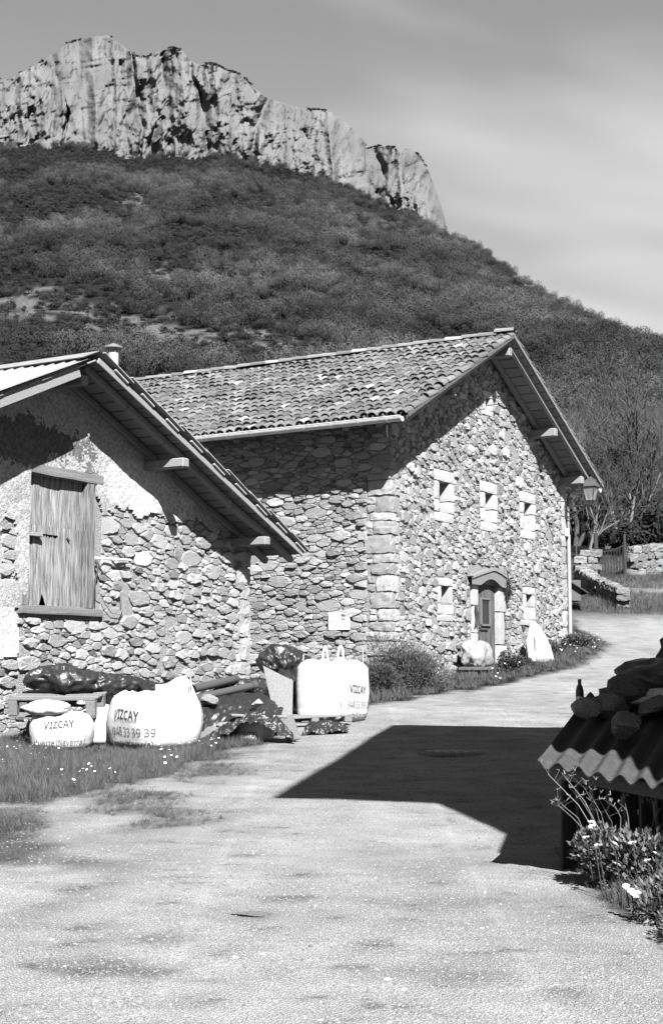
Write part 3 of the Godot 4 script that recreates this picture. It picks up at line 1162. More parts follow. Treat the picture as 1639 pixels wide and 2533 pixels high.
func make_house() -> void:
	var h := thing("stone_house", "rubble stone farmhouse with a barrel tile roof and small framed windows", "house", Vector3(1.144, 0, -28), TURN)
	var y0 := 0.6
	var doors := [Rect2(4.07, y0, 1.08, 3.44 - y0)]
	var wins := [[2.18, 2.66, 4.86, 5.52, 0.24, 0.3], [4.51, 4.93, 4.86, 5.52, 0.25, 0.3], [6.74, 7.18, 4.86, 5.52, 0.25, 0.3], [4.58, 4.84, 7.42, 7.72, 0.14, 0.25], [2.23, 2.61, 2.70, 3.30, 0.17, 0.25], [6.78, 7.15, 2.72, 3.32, 0.17, 0.25]]
	var holes := []
	var around := []
	for w in wins:
		holes.append(Rect2(w[0] - w[4] * 0.8, w[2] - w[4] * 0.7, w[1] - w[0] + w[4] * 1.6, w[3] - w[2] + w[4] * 1.5))
		around.append(Rect2(w[0] - w[4], w[2] - w[4] * 0.85, w[1] - w[0] + w[4] * 2.05, w[3] - w[2] + w[4] * 1.9))
	holes.append(Rect2(3.76, y0, 1.88, 3.44 - y0))
	around.append(Rect2(3.68, y0, 1.96, 3.46 - y0))
	around.append(Rect2(3.55, 3.44, 1.88, 0.42))
	# gable wall
	var gw := MB.new()
	sheet_wall(gw, Transform3D.IDENTITY, [0.0, RX, HW], roof_y, y0, holes, grey(0.36), Vector3(0, 0, 1))
	sheet_wall(gw, xf(Vector3(0, 0, -0.55)), [0.5, RX, HW - 0.5], roof_y, y0, [], grey(0.2), Vector3(0, 0, -1))
	var gable := inst("gable_wall", gw.done(), M.mortar, h)
	var quoin_r := 0.42
	around.append(Rect2(-0.1, y0, 0.1 + quoin_r, 4.6))
	masonry(gable, Transform3D.IDENTITY, PackedVector2Array([Vector2(0.02, y0), Vector2(HW - 0.3, y0), Vector2(HW - 0.3, roof_y(HW - 0.3)), Vector2(RX, roof_y(RX)), Vector2(0.02, roof_y(0.02))]), around,
		[[0.12, 1.5], [0.08, 14], [0.052, 90], [0.034, 140], [0.021, 130]], 0.66, Vector2(0.018, 0.065), Vector2(0.28, 0.54), {"keep": 170, "skip": func(p): return N1.get_noise_2d(p.x * 45.0, p.y * 60.0) > 0.44})
	# long wall, facing the lane
	var lt := Transform3D(Basis(Vector3(0, 0, 1), Vector3.UP, Vector3(-1, 0, 0)), Vector3.ZERO)
	var lw := MB.new()
	sheet_wall(lw, lt, [-HL, 0.0], func(_x): return roof_y(0.0), y0, [], grey(0.34), Vector3(-1, 0, 0))
	sheet_wall(lw, lt.translated(Vector3(0.55, 0, 0)), [-HL + 0.5, -0.5], func(_x): return roof_y(0.5), y0, [], grey(0.2), Vector3(1, 0, 0))
	var side := inst("side_wall", lw.done(), M.mortar, h)
	masonry(side, lt, PackedVector2Array([Vector2(-6.2, y0), Vector2(-0.02, y0), Vector2(-0.02, roof_y(0)), Vector2(-6.2, roof_y(0))]), [Rect2(-0.5, y0, 0.6, 4.7)],
		[[0.11, 2], [0.075, 14], [0.048, 90], [0.03, 150], [0.019, 150]], 0.45, Vector2(0.02, 0.07), Vector2(0.28, 0.54), {"keep": 120, "skip": func(p): return N1.get_noise_2d(p.x * 40.0 + 90.0, p.y * 60.0) > 0.46})
	# the walls that turn away
	var rear := MB.new()
	sheet_wall(rear, xf(Vector3(0, 0, -HL)), [0.0, RX, HW], roof_y, y0, [], grey(0.2), Vector3(0, 0, -1))
	sheet_wall(rear, Transform3D(Basis(Vector3(0, 0, 1), Vector3.UP, Vector3(-1, 0, 0)), Vector3(HW, 0, 0)), [-HL, 0.0], func(_x): return roof_y(HW), y0, [], grey(0.2), Vector3(1, 0, 0))
	inst("rear_wall", rear.done(), M.mortar, h)
	# dressed corner stones, turn and turn about
	var y := 0.75
	var k := 0
	while y < 5.6:
		var hh := R.randf_range(0.16, 0.4)
		var long_g := R.randf_range(0.16, 0.26) if k % 2 == 0 else R.randf_range(0.3, 0.42)
		var long_l := R.randf_range(0.4, 0.56) if k % 2 == 0 else R.randf_range(0.2, 0.4)
		var mb := MB.new()
		rough_block(mb, xf(Vector3(long_g / 2 - 0.015 + R.randf_range(-0.015, 0.005), y + hh / 2, -long_l / 2 + 0.025 + R.randf_range(-0.01, 0.01)), Vector3(R.randf_range(-0.02, 0.02), R.randf_range(-0.03, 0.03), R.randf_range(-0.035, 0.035))), Vector3(long_g + 0.03, hh - 0.012, long_l + 0.03), R.randf_range(0.36, 0.58), 0.026)
		inst("quoin", mb.done(), M.stone, h)
		# smaller stones packed between the long ones
		for q in 2:
			var ms := MB.new()
			if k % 2 == 0:
				rough_block(ms, xf(Vector3(long_g + 0.11, y + hh * (0.27 + 0.48 * q), -0.11)), Vector3(R.randf_range(0.14, 0.2), hh * 0.44, 0.28), R.randf_range(0.3, 0.56), 0.028)
			else:
				rough_block(ms, xf(Vector3(0.11, y + hh * (0.27 + 0.48 * q), -long_l - 0.1)), Vector3(0.28, hh * 0.44, R.randf_range(0.14, 0.2)), R.randf_range(0.3, 0.56), 0.028)
			inst("quoin", ms.done(), M.stone, h)
		y += hh
		k += 1
	y = 1.4
	while y < 6.4:
		var hh := R.randf_range(0.26, 0.5)
		var mb := MB.new()
		rough_block(mb, xf(Vector3(HW - 0.15, y + hh / 2, -0.21)), Vector3(0.34 + R.randf_range(-0.06, 0.02), hh - 0.01, 0.5), R.randf_range(0.36, 0.58), 0.026)
		inst("quoin", mb.done(), M.stone, h)
		y += hh
	for w in wins:
		window_at(h, w[0], w[1], w[2], w[3], w[4], w[5], 0.5)
	make_house_door(h)
	make_house_roof(h)
	# zinc gutters, downpipe
	var gut := func(parent: Node, x: float, yy: float, za: float, zb: float, out_: float) -> Node3D:
		var g := MB.new()
		var prev := []
		for i in 9:
			var a := PI + PI * i / 8.0
			prev.append(Vector3(x + cos(a) * 0.095, yy + sin(a) * 0.095, 0))
		for i in 8:
			var p: Vector3 = prev[i]
			var q: Vector3 = prev[i + 1]
			var o := Vector3(x, yy, 0)
			g.smooth(p + Vector3(0, 0, za), (p - o).normalized(), q + Vector3(0, 0, za), (q - o).normalized(), q + Vector3(0, 0, zb), (q - o).normalized(), grey(0.4))
			g.smooth(p + Vector3(0, 0, za), (p - o).normalized(), q + Vector3(0, 0, zb), (q - o).normalized(), p + Vector3(0, 0, zb), (p - o).normalized(), grey(0.4))
			g.tri(o + Vector3(0, 0, zb), p + Vector3(0, 0, zb), q + Vector3(0, 0, zb), grey(0.4), Vector3(0, 0, 1))
			g.tri(o + Vector3(0, 0, za), p + Vector3(0, 0, za), q + Vector3(0, 0, za), grey(0.4), Vector3(0, 0, -1))
		g.tube([Vector3(x + out_ * 0.09, yy + 0.005, za), Vector3(x + out_ * 0.09, yy + 0.005, zb)], [0.012, 0.012], 6, grey(0.4))
		return inst("gutter", g.done(), M.metal, parent)
	var g1: Node3D = gut.call(h, -0.92, 6.36, -9.8, 0.81, -1.0)
	g1.rotation.x = -0.004
	var z := 0.5
	while z > -9.8:
		var br := MB.new()
		br.tube([Vector3(-0.72, 6.44, z), Vector3(-0.825, 6.35, z), Vector3(-0.87, 6.275, z), Vector3(-0.93, 6.262, z), Vector3(-0.99, 6.30, z), Vector3(-1.016, 6.37, z)], [0.009, 0.009, 0.009, 0.009, 0.009, 0.009], 5, grey(0.55))
		inst("bracket", br.done(), M.metal, g1)
		z -= 0.62
	gut.call(h, HW + 0.52, 6.14, -9.8, 0.78, 1.0)
	var hook := MB.new()
	hook.tube([Vector3(-0.2, 6.36, 0.06), Vector3(-0.21, 6.2, 0.07), Vector3(-0.16, 6.12, 0.06)], [0.02, 0.016, 0.012], 5, grey(0.5))
	inst("hook", hook.done(), M.metal, h)
	var dp := MB.new()
	dp.tube([Vector3(HW + 0.5, 6.06, -0.05), Vector3(HW + 0.2, 5.9, 0.02), Vector3(HW + 0.03, 5.7, 0.08), Vector3(HW + 0.03, 4.9, 0.08)], [0.03, 0.03, 0.03, 0.03], 8, grey(0.12))
	dp.tube([Vector3(HW + 0.03, 4.95, 0.08), Vector3(HW + 0.03, 1.85, 0.08)], [0.05, 0.05], 10, grey(0.17))
	inst("downpipe", dp.done(), M.pvc, h)
	var cb := MB.new()
	cb.box(xf(Vector3(HW - 0.1, 5.0, 0.1)), Vector3(0.09, 0.2, 0.08), grey(0.5), 0.008)
	inst("cable_box", cb.done(), M.pvc, h)

func make_house_door(h: Node3D) -> void:
	var d := part("door", h)
	var t := Transform3D.IDENTITY
	var y0 := 1.3
	# jambs of tall dressed stones
	for q in [[y0, 2.35, 3.72], [2.35, 2.95, 3.80], [2.95, 3.44, 3.72]]:
		dressed_block(d, "jamb", t, q[2], 4.07, q[0], q[1], -0.42, 0.04, R.randf_range(0.44, 0.54))
	for q in [[y0, 2.1, 5.62], [2.1, 2.85, 5.5], [2.85, 3.44, 5.6]]:
		dressed_block(d, "jamb", t, 5.15, q[2], q[0], q[1], -0.42, 0.04, R.randf_range(0.44, 0.54))
	dressed_block(d, "doorstep", t, 4.0, 5.2, 1.25, 1.62, -0.4, 0.12, 0.42)
	# shaped wooden lintel board over the doorway, arched below
	var lb := MB.new()
	var top := [[3.55, 3.56], [4.1, 3.68], [4.73, 3.80], [5.1, 3.74], [5.42, 3.66]]
	var n := 12
	var at := func(f: float) -> Array:
		var x := lerpf(3.56, 5.42, f)
		var yt := 3.5
		for i in 4:
			if x >= top[i][0] and x <= top[i + 1][0] + 1e-4:
				yt = lerpf(top[i][1], top[i + 1][1], (x - top[i][0]) / (top[i + 1][0] - top[i][0]))
		var a := clampf((x - 4.05) / 1.12, 0.0, 1.0)
		var yb := 3.40 + 0.16 * sin(PI * a)
		return [x, yb, yt]
	for i in n:
		var a: Array = at.call(float(i) / n)
		var b: Array = at.call(float(i + 1) / n)
		for s in [[0.12, 1.0], [-0.1, -1.0]]:
			lb.quad(Vector3(a[0], a[1], s[0]), Vector3(b[0], b[1], s[0]), Vector3(b[0], b[2], s[0]), Vector3(a[0], a[2], s[0]), grey(0.2), Vector3(0, 0, s[1]))
		lb.quad(Vector3(a[0], a[1], 0.12), Vector3(b[0], b[1], 0.12), Vector3(b[0], b[1], -0.1), Vector3(a[0], a[1], -0.1), grey(0.2), Vector3.DOWN)
		lb.quad(Vector3(a[0], a[2], 0.12), Vector3(b[0], b[2], 0.12), Vector3(b[0], b[2], -0.1), Vector3(a[0], a[2], -0.1), grey(0.2), Vector3.UP)
		lb.quad(Vector3(a[0], a[2] - 0.035, 0.15), Vector3(b[0], b[2] - 0.035, 0.15), Vector3(b[0], b[2] + 0.02, 0.15), Vector3(a[0], a[2] + 0.02, 0.15), grey(0.24), Vector3(0, 0, 1))
		lb.quad(Vector3(a[0], a[2] - 0.035, 0.15), Vector3(b[0], b[2] - 0.035, 0.15), Vector3(b[0], b[2] - 0.035, 0.11), Vector3(a[0], a[2] - 0.035, 0.11), grey(0.24), Vector3.DOWN)
		lb.quad(Vector3(a[0], a[2] + 0.02, 0.15), Vector3(b[0], b[2] + 0.02, 0.15), Vector3(b[0], b[2] + 0.02, -0.05), Vector3(a[0], a[2] + 0.02, -0.05), grey(0.24), Vector3.UP)
	inst("lintel", lb.done(), M.beam, d)
	# leaf of upright boards with a barred light
	for i in 7:
		var mb := MB.new()
		var x := 4.07 + 1.08 * (i + 0.5) / 7.0
		var lo := 1.62
		if i in [2, 3, 4]:
			mb.box(xf(Vector3(x, (1.62 + 2.55) / 2, -0.08)), Vector3(0.147, 2.55 - 1.62, 0.045), grey(0.15), 0.006)
			mb.box(xf(Vector3(x, (3.1 + 3.56) / 2, -0.08)), Vector3(0.147, 0.46, 0.045), grey(0.15), 0.006)
		else:
			mb.box(xf(Vector3(x, (lo + 3.56) / 2, -0.08)), Vector3(0.147, 3.56 - lo, 0.045), grey(0.15), 0.006)
		inst("plank", mb.done(), M.wood, d)
	var gl := MB.new()
	gl.box(xf(Vector3(4.61, 2.82, -0.09)), Vector3(0.48, 0.6, 0.01), grey(1))
	inst("pane", gl.done(), M.dark_glass, d)
	var fr := MB.new()
	for q in [[4.37, 2.53, 4.37, 3.12], [4.85, 2.53, 4.85, 3.12], [4.36, 2.53, 4.86, 2.53], [4.36, 3.12, 4.86, 3.12]]:
		fr.bar(Vector3(q[0], q[1], -0.045), Vector3(q[2], q[3], -0.045), 0.05, 0.05, grey(0.15), Vector3(0, 0, 1))
	inst("frame", fr.done(), M.beam, d)
	var gr := MB.new()
	for i in 4:
		gr.tube([Vector3(4.45 + i * 0.107, 2.5, -0.04), Vector3(4.45 + i * 0.107, 3.14, -0.04)], [0.011, 0.011], 6, grey(0.03))
	gr.bar(Vector3(4.3, 2.43, -0.04), Vector3(4.72, 2.43, -0.04), 0.03, 0.035, grey(0.03))
	inst("grille", gr.done(), M.iron, d)
	var hd := MB.new()
	hd.box(xf(Vector3(4.2, 2.5, -0.045)), Vector3(0.05, 0.26, 0.02), grey(0.03), 0.004)
	hd.tube([Vector3(4.2, 2.55, -0.04), Vector3(4.2, 2.55, 0.01), Vector3(4.32, 2.53, 0.01)], [0.012, 0.012, 0.01], 6, grey(0.03))
	inst("handle", hd.done(), M.iron, d)

func make_house_roof(h: Node3D) -> void:
	var roof := part("roof", h)
	var pitch := atan(0.5)
	# boarded deck, two slopes
	for s in [-1.0, 1.0]:
		var dk := MB.new()
		var run := 5.18 if s < 0 else 5.42
		var eave := Vector3(RX + s * run, roof_y(RX + run), 0)
		var top := Vector3(RX, roof_y(RX), 0)
		var mid := (eave + top) / 2
		var b := Basis(Vector3(cos(pitch), -s * sin(pitch), 0), Vector3(s * sin(pitch), cos(pitch), 0), Vector3(0, 0, 1))
		dk.box(Transform3D(b, mid + Vector3(0, 0.035, -4.47) + b.y * 0.02), Vector3(eave.distance_to(top) + 0.02, 0.045, 10.6), grey(0.27), 0.004)
		inst("deck", dk.done(), M.beam, roof)
		# rafters seen under the verge and boards between them
		for z in [0.66, 0.16, -0.6]:
			var rf := MB.new()
			rf.bar(eave + Vector3(-s * 0.05, -0.055, z), top + Vector3(s * 0.02, -0.06, z), 0.1, 0.11, grey(0.27), Vector3.UP, 0.01)
			inst("rafter", rf.done(), M.beam, roof)
		for i in 18:
			var bd := MB.new()
			var f := (i + 0.5) / 18.0
			var c := eave.lerp(top, f)
			bd.box(Transform3D(b, c + Vector3(0, 0.01, 0.40)), Vector3(0.31, 0.02, 0.84), grey(R.randf_range(0.23, 0.31)), 0.004)
			inst("board", bd.done(), M.beam, roof)
	for q in [[RX, 8.64, 0.76], [1.7, 7.3, 0.64], [7.2, 7.22, 0.7], [9.1, 6.28, 0.64], [0.25, 6.56, 0.6]]:
		var pl := MB.new()
		pl.bar(Vector3(q[0], q[1], -0.6), Vector3(q[0], q[1], q[2]), 0.17, 0.2, grey(0.27), Vector3.UP, 0.02)
		inst("purlin", pl.done(), M.beam, roof)
	# barrel tiles of the slope that faces the lane
	var tones := [0.12, 0.145, 0.165, 0.185, 0.21, 0.24, 0.28, 0.4]
	var kinds := []
	for tn in tones:
		kinds.append(tile_mesh(0.112, 0.088, 0.44, tn))
	var b := Basis(Vector3(0, 0, 1), Vector3(cos(pitch), sin(pitch), 0), Vector3(-sin(pitch), cos(pitch), 0))
	var eave0 := Vector3(RX - 5.26, roof_y(RX + 5.26) + 0.075, 0)
	var cols := 51
	var rows := 17
	var near := []
	var far := []
	for i in cols:
		for j in rows:
			var x := 0.77 - i * 0.21 + R.randf_range(-0.012, 0.012)
			var yy := j * 0.352 + R.randf_range(-0.045, 0.045)
			var sag := 0.055 * N1.get_noise_2d(i * 8.0, j * 8.0) - 0.045 * sin(PI * clampf(float(i) / cols, 0, 1))
			var t := Transform3D(b, eave0) * xf(Vector3(x, yy, 0.055 + sag), Vector3(-0.075 + R.randf_range(-0.04, 0.04), R.randf_range(-0.12, 0.12), R.randf_range(-0.075, 0.075) + (R.randf_range(-0.2, 0.2) if R.randf() < 0.03 else 0.0)), Vector3.ONE * R.randf_range(0.92, 1.06))
			if j == rows - 1:
				t = t * xf(Vector3.ZERO, Vector3.ZERO, Vector3(1, 0.6, 1))
			var patch := N1.get_noise_2d(i * 14.0, j * 20.0 + 60.0)
			var kind := clampi(int(2.8 + patch * 4.5 + R.randf_range(-1.7, 1.7)), 0, 6)
			if R.randf() < 0.025:
				kind = 7
			near.append([kind, t])
		# channel tile between two covers
		for j in rows:
			var t := Transform3D(b, eave0) * xf(Vector3(0.77 - i * 0.21 - 0.105, j * 0.352 - 0.03, 0.085 - 0.045 * sin(PI * clampf(float(i) / cols, 0, 1))), Vector3(-0.06, PI, 0), Vector3(1.0, 1.0, 0.85))
			far.append([kinds[1 + (i * 7 + j * 3) % 3], t])
	# the tiles that show largest are those toward the near verge
	near.sort_custom(func(p, q): return p[1].origin.z * 1.0 - p[1].origin.x * 0.35 > q[1].origin.z * 1.0 - q[1].origin.x * 0.35)
	for i in near.size():
		if i < 300:
			var o := inst("tile", kinds[near[i][0]], M.tile, roof)
			o.transform = near[i][1]
		else:
			far.append([kinds[near[i][0]], near[i][1]])
	inst("far_tiles", joined_meshes(far), M.tile, roof).set_meta("kind", "stuff")
	# tiles of the slope that turns away: only the verge shows, so the rows there and one broad field
	var b2 := Basis(Vector3(0, 0, -1), Vector3(-cos(pitch), sin(pitch), 0), Vector3(sin(pitch), cos(pitch), 0))
	var e2 := Vector3(RX + 5.5, roof_y(RX + 5.5) + 0.075, 0)
	var back := []
	for i in 51:
		for j in rows:
			back.append([kinds[R.randi_range(1, 6)], Transform3D(b2, e2) * xf(Vector3(-0.77 + i * 0.21, j * 0.352, 0.05), Vector3(-0.075, 0, R.randf_range(-0.03, 0.03)))])
	inst("back_tiles", joined_meshes(back), M.tile, roof).set_meta("kind", "stuff")
	# mortar bed under both verges
	for s in [-1.0, 1.0]:
		var mbd := MB.new()
		var run := 5.18 if s < 0 else 5.42
		mbd.bar(Vector3(RX + s * run, roof_y(RX + run) + 0.07, 0.84), Vector3(RX, roof_y(RX) + 0.07, 0.84), 0.05, 0.08, grey(0.3 if s > 0 else 0.16))
		inst("verge", mbd.done(), M.mortar, roof)
	# ridge tiles
	for i in 26:
		var z := 0.85 - i * 0.412
		var o := inst("ridge_tile", kinds[[6, 4, 5, 7, 3, 6][i % 6]], M.tile, roof)
		o.transform = Transform3D(Basis(Vector3(1, 0, 0), Vector3(0, 0, 1), Vector3(0, -1, 0)) * Basis.from_euler(Vector3(0, PI, 0)) * Basis.from_euler(Vector3(R.randf_range(-0.03, 0.03), R.randf_range(-0.05, 0.05), R.randf_range(-0.05, 0.05))).scaled_local(Vector3(1.25, 1.05, 1.2)), Vector3(RX + R.randf_range(-0.01, 0.01), 9.06 + (0.05 if i == 0 else 0.0), z - 0.44))


# ---------------------------------------------------------------- the barn
# local axes as for the house: x = 0 at its right corner, negative to the left; z out of the gable
const BM := -5.12

func barn_y(x: float) -> float:
	return 5.98 - absf(x - BM) * 0.432

func plastered(p: Vector2) -> bool:
	var n := 0.16 * N1.get_noise_2d(p.x * 60.0, p.y * 60.0) + 0.07 * N1.get_noise_2d(p.x * 190.0, p.y * 190.0)
	if p.x > -4.3:
		var edge := 4.02
		if p.x > -1.7:
			edge = 4.02 - (p.x + 1.7) * 0.15
		if p.x < -3.95:
			edge = 4.02 + (-3.95 - p.x) * 0.9
		return p.y > edge + n
	if p.y > 2.42:
		var q := Vector2((p.x + 6.0) / 0.17, (p.y - 3.2) / 0.55).length()
		return q > 1.0 + n * 3.0
	return p.x + n < -5.75 and p.y > 1.72 + n

func make_barn() -> void:
	var b := thing("barn", "half plastered stone barn with a boarded hay door and a tin roof", "barn", Vector3(-1.473, 0, -25), TURN)
	var y0 := 0.2
	var hole := Rect2(-5.63, 2.48, 1.26, 1.86)
	var xl := -10.2
	var gw := MB.new()
	sheet_wall(gw, Transform3D.IDENTITY, [xl, BM, 0.0], barn_y, y0, [hole], grey(0.36), Vector3(0, 0, 1))
	sheet_wall(gw, xf(Vector3(0, 0, -0.5)), [xl, BM, 0.0], barn_y, y0, [], grey(0.2), Vector3(0, 0, -1))
	for x in [0.0, xl]:
		gw.quad(Vector3(x, y0, 0), Vector3(x, y0, -9), Vector3(x, barn_y(x), -9), Vector3(x, barn_y(x), 0), grey(0.25), Vector3(1 if x == 0.0 else -1, 0, 0))
	sheet_wall(gw, xf(Vector3(0, 0, -9.0)), [xl, BM, 0.0], barn_y, y0, [], grey(0.2), Vector3(0, 0, -1))
	var wall := inst("gable_wall", gw.done(), M.mortar, b)
	masonry(wall, Transform3D.IDENTITY, PackedVector2Array([Vector2(-9.8, y0), Vector2(-0.05, y0), Vector2(-0.05, barn_y(0)), Vector2(BM, barn_y(BM)), Vector2(-9.8, barn_y(-9.8))]), [Rect2(-5.8, 2.3, 1.8, 2.2)],
		[[0.12, 1.5], [0.082, 12], [0.055, 75], [0.035, 120], [0.022, 110]], 0.52, Vector2(0.018, 0.062), Vector2(0.32, 0.56), {"keep": 280, "skip": func(p): return plastered(p) or N1.get_noise_2d(p.x * 50.0 + 31.0, p.y * 50.0) > 0.42, "gap": 0.006})
	# old lime render, broken off along a ragged edge
	var pm := MB.new()
	var c := 0.03
	var hgt := func(x: float, y: float) -> Vector3:
		return Vector3(x, y, 0.055 + 0.03 * N1.get_noise_2d(x * 30.0, y * 30.0) + 0.008 * N1.get_noise_2d(x * 160.0, y * 160.0))
	var inside := func(i: int, j: int) -> bool:
		var p := Vector2(-9.8 + (i + 0.5) * c, 1.2 + (j + 0.5) * c)
		if p.x > -0.03 or p.y > barn_y(p.x) - 0.02 or Rect2(-5.62, 2.36, 1.45, 2.14).has_point(p):
			return false
		return plastered(p)
	for i in 327:
		for j in 164:
			if not inside.call(i, j):
				continue
			var x := -9.8 + i * c
			var y := 1.2 + j * c
			# soot-dark lichen under the ridge; pale fresh lime to the right of the door and low on the left
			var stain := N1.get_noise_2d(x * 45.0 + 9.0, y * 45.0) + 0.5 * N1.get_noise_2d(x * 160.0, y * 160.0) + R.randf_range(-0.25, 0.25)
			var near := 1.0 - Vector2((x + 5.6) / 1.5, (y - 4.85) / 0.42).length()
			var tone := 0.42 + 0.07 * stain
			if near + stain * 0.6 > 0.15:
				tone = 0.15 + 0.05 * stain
			var lime := 1.0 - Vector2((x + 2.9) / 1.1, (y - 4.4) / 0.55).length()
			if lime + stain * 0.5 > 0.1 and x > -4.1:
				tone = 0.58 + 0.06 * stain
			if x < -5.7 and y < 2.42:
				tone = 0.58 + 0.06 * stain
			var p: Array = [hgt.call(x, y), hgt.call(x + c, y), hgt.call(x + c, y + c), hgt.call(x, y + c)]
			pm.quad(p[0], p[1], p[2], p[3], grey(tone), Vector3(0, 0, 1))
			for q in [[-1, 0, 0, 3], [1, 0, 1, 2], [0, -1, 0, 1], [0, 1, 3, 2]]:
				if not inside.call(i + q[0], j + q[1]):
					pm.quad(p[q[2]], p[q[3]], p[q[3]] - Vector3(0, 0, 0.07), p[q[2]] - Vector3(0, 0, 0.07), grey(tone), Vector3(q[0], q[1], 0))
	inst("render_coat", pm.done(), M.plaster, b)
	# mortared corner of the barn
	var y := 0.6
	while y < 3.5:
		var hh := R.randf_range(0.22, 0.42)
		var q := MB.new()
		var l := R.randf_range(0.28, 0.5)
		rough_block(q, xf(Vector3(-l / 2 + 0.02, y + hh / 2, -0.2), Vector3(0, 0, R.randf_range(-0.03, 0.03))), Vector3(l, hh - 0.012, 0.54), R.randf_range(0.4, 0.52), 0.03)
		inst("quoin", q.done(), M.stone, b)
		y += hh
	make_hay_door(b)
	make_barn_roof(b)
	# an iron bar and a loose cable on the wall
	var bar := MB.new()
	bar.bar(Vector3(-4.24, 3.23, 0.10), Vector3(-3.4, 3.25, 0.12), 0.02, 0.03, grey(0.45))
	bar.tube([Vector3(-4.22, 3.2, 0.1), Vector3(-4.18, 3.05, 0.12), Vector3(-4.23, 2.9, 0.1), Vector3(-4.21, 2.6, 0.1)], [0.014, 0.014, 0.012, 0.012], 5, grey(0.04))
	bar.tube([Vector3(-4.22, 3.18, 0.1), Vector3(-4.1, 3.02, 0.13), Vector3(-3.85, 2.9, 0.12)], [0.03, 0.016, 0.008], 5, grey(0.05))
	bar.tube([Vector3(-4.2, 2.72, 0.1), Vector3(-4.1, 2.7, 0.11), Vector3(-4.0, 2.55, 0.11), Vector3(-3.85, 2.42, 0.11), Vector3(-3.65, 2.4, 0.11), Vector3(-3.58, 2.5, 0.11), Vector3(-3.62, 2.75, 0.11)], [0.008, 0.008, 0.008, 0.008, 0.008, 0.008, 0.008], 5, grey(0.1))
	inst("wall_bracket", bar.done(), M.iron, b)

func make_hay_door(b: Node3D) -> void:
	var d := part("hay_door", b)
	var x := -5.63
	var widths := [0.2, 0.15, 0.22, 0.19, 0.25, 0.25]
	for i in 6:
		var w: float = widths[i]
		var tone := R.randf_range(0.3, 0.42)
		var z := -0.09 + R.randf_range(-0.006, 0.006)
		if i < 4:
			# the four left boards are cut through at a cross rail; their feet are rotten
			var cut := 3.52 + R.randf_range(-0.01, 0.01)
			var top := MB.new()
			top.box(xf(Vector3(x + w / 2, (cut + 4.36) / 2, z)), Vector3(w - 0.006, 4.36 - cut, 0.028), grey(tone), 0.004)
			inst("plank", top.done(), M.wood, d)
			var low := MB.new()
			var foot := 2.47
			var a := Vector3(x + 0.003, 0, z + 0.014)
			var e := Vector3(x + w - 0.003, 0, z + 0.014)
			var up := cut - 0.045
			if i == 2:
				var pts := [[0.0, foot], [0.1, foot], [0.4, foot + 0.19], [0.62, foot + 0.1], [0.8, foot], [1.0, foot]]
				for q in 5:
					if q == 1 or q == 2 or q == 3:
						low.quad(a.lerp(e, pts[q][0]) + Vector3.UP * pts[q][1], a.lerp(e, pts[q + 1][0]) + Vector3.UP * pts[q + 1][1], a.lerp(e, pts[q + 1][0]) + Vector3.UP * up, a.lerp(e, pts[q][0]) + Vector3.UP * up, grey(tone), Vector3(0, 0, 1))
					else:
						low.quad(a.lerp(e, pts[q][0]) + Vector3.UP * foot, a.lerp(e, pts[q + 1][0]) + Vector3.UP * foot, a.lerp(e, pts[q + 1][0]) + Vector3.UP * up, a.lerp(e, pts[q][0]) + Vector3.UP * up, grey(tone), Vector3(0, 0, 1))
			else:
				low.box(xf(Vector3(x + w / 2, (foot + up) / 2, z)), Vector3(w - 0.006, up - foot, 0.028), grey(tone), 0.004)
			# splintered tops of the lower boards
			for q in 4:
				var f0 := q / 4.0
				low.tri(a.lerp(e, f0) + Vector3.UP * (up - 0.002), a.lerp(e, f0 + 0.25) + Vector3.UP * (up - 0.002), a.lerp(e, f0 + 0.12) + Vector3.UP * (up + R.randf_range(0.01, 0.04)), grey(tone), Vector3(0, 0, 1))
			inst("plank", low.done(), M.wood, d)
		else:
			var mb := MB.new()
			mb.box(xf(Vector3(x + w / 2, (2.47 + 4.36) / 2, z + 0.015)), Vector3(w - 0.006, 4.36 - 2.47, 0.03), grey(tone * 0.92), 0.004)
			inst("plank", mb.done(), M.wood, d)
		x += w
	var back := MB.new()
	back.box(xf(Vector3(-5.0, 3.4, -0.4)), Vector3(1.3, 1.95, 0.03), grey(0.15))
	inst("backing", back.done(), M.beam, d)
	var rail := MB.new()
	rail.box(xf(Vector3(-5.47, 3.49, -0.03)), Vector3(0.36, 0.055, 0.09), grey(0.27), 0.008)
	inst("rail", rail.done(), M.beam, d)
	var lt := MB.new()
	rough_block(lt, xf(Vector3(-4.92, 4.44, -0.01), Vector3(0, 0, -0.01)), Vector3(1.82, 0.16, 0.15), 0.2, 0.012)
	inst("lintel", lt.done(), M.beam, d)
	var sl := MB.new()
	rough_block(sl, xf(Vector3(-4.9, 2.41, 0.0)), Vector3(1.76, 0.125, 0.19), 0.18, 0.012)
	inst("sill", sl.done(), M.beam, d)
	for q in [[-4.28, 0.19], [-5.69, 0.12]]:
		var jb := MB.new()
		jb.box(xf(Vector3(q[0], 3.41, -0.02)), Vector3(q[1], 1.88, 0.14), grey(0.25), 0.008)
		inst("jamb", jb.done(), M.wood, d)
	var hg := MB.new()
	hg.tube([Vector3(-4.7, 3.5, -0.05), Vector3(-4.66, 3.45, -0.04)], [0.02, 0.012], 5, grey(0.03))
	inst("latch", hg.done(), M.iron, d)

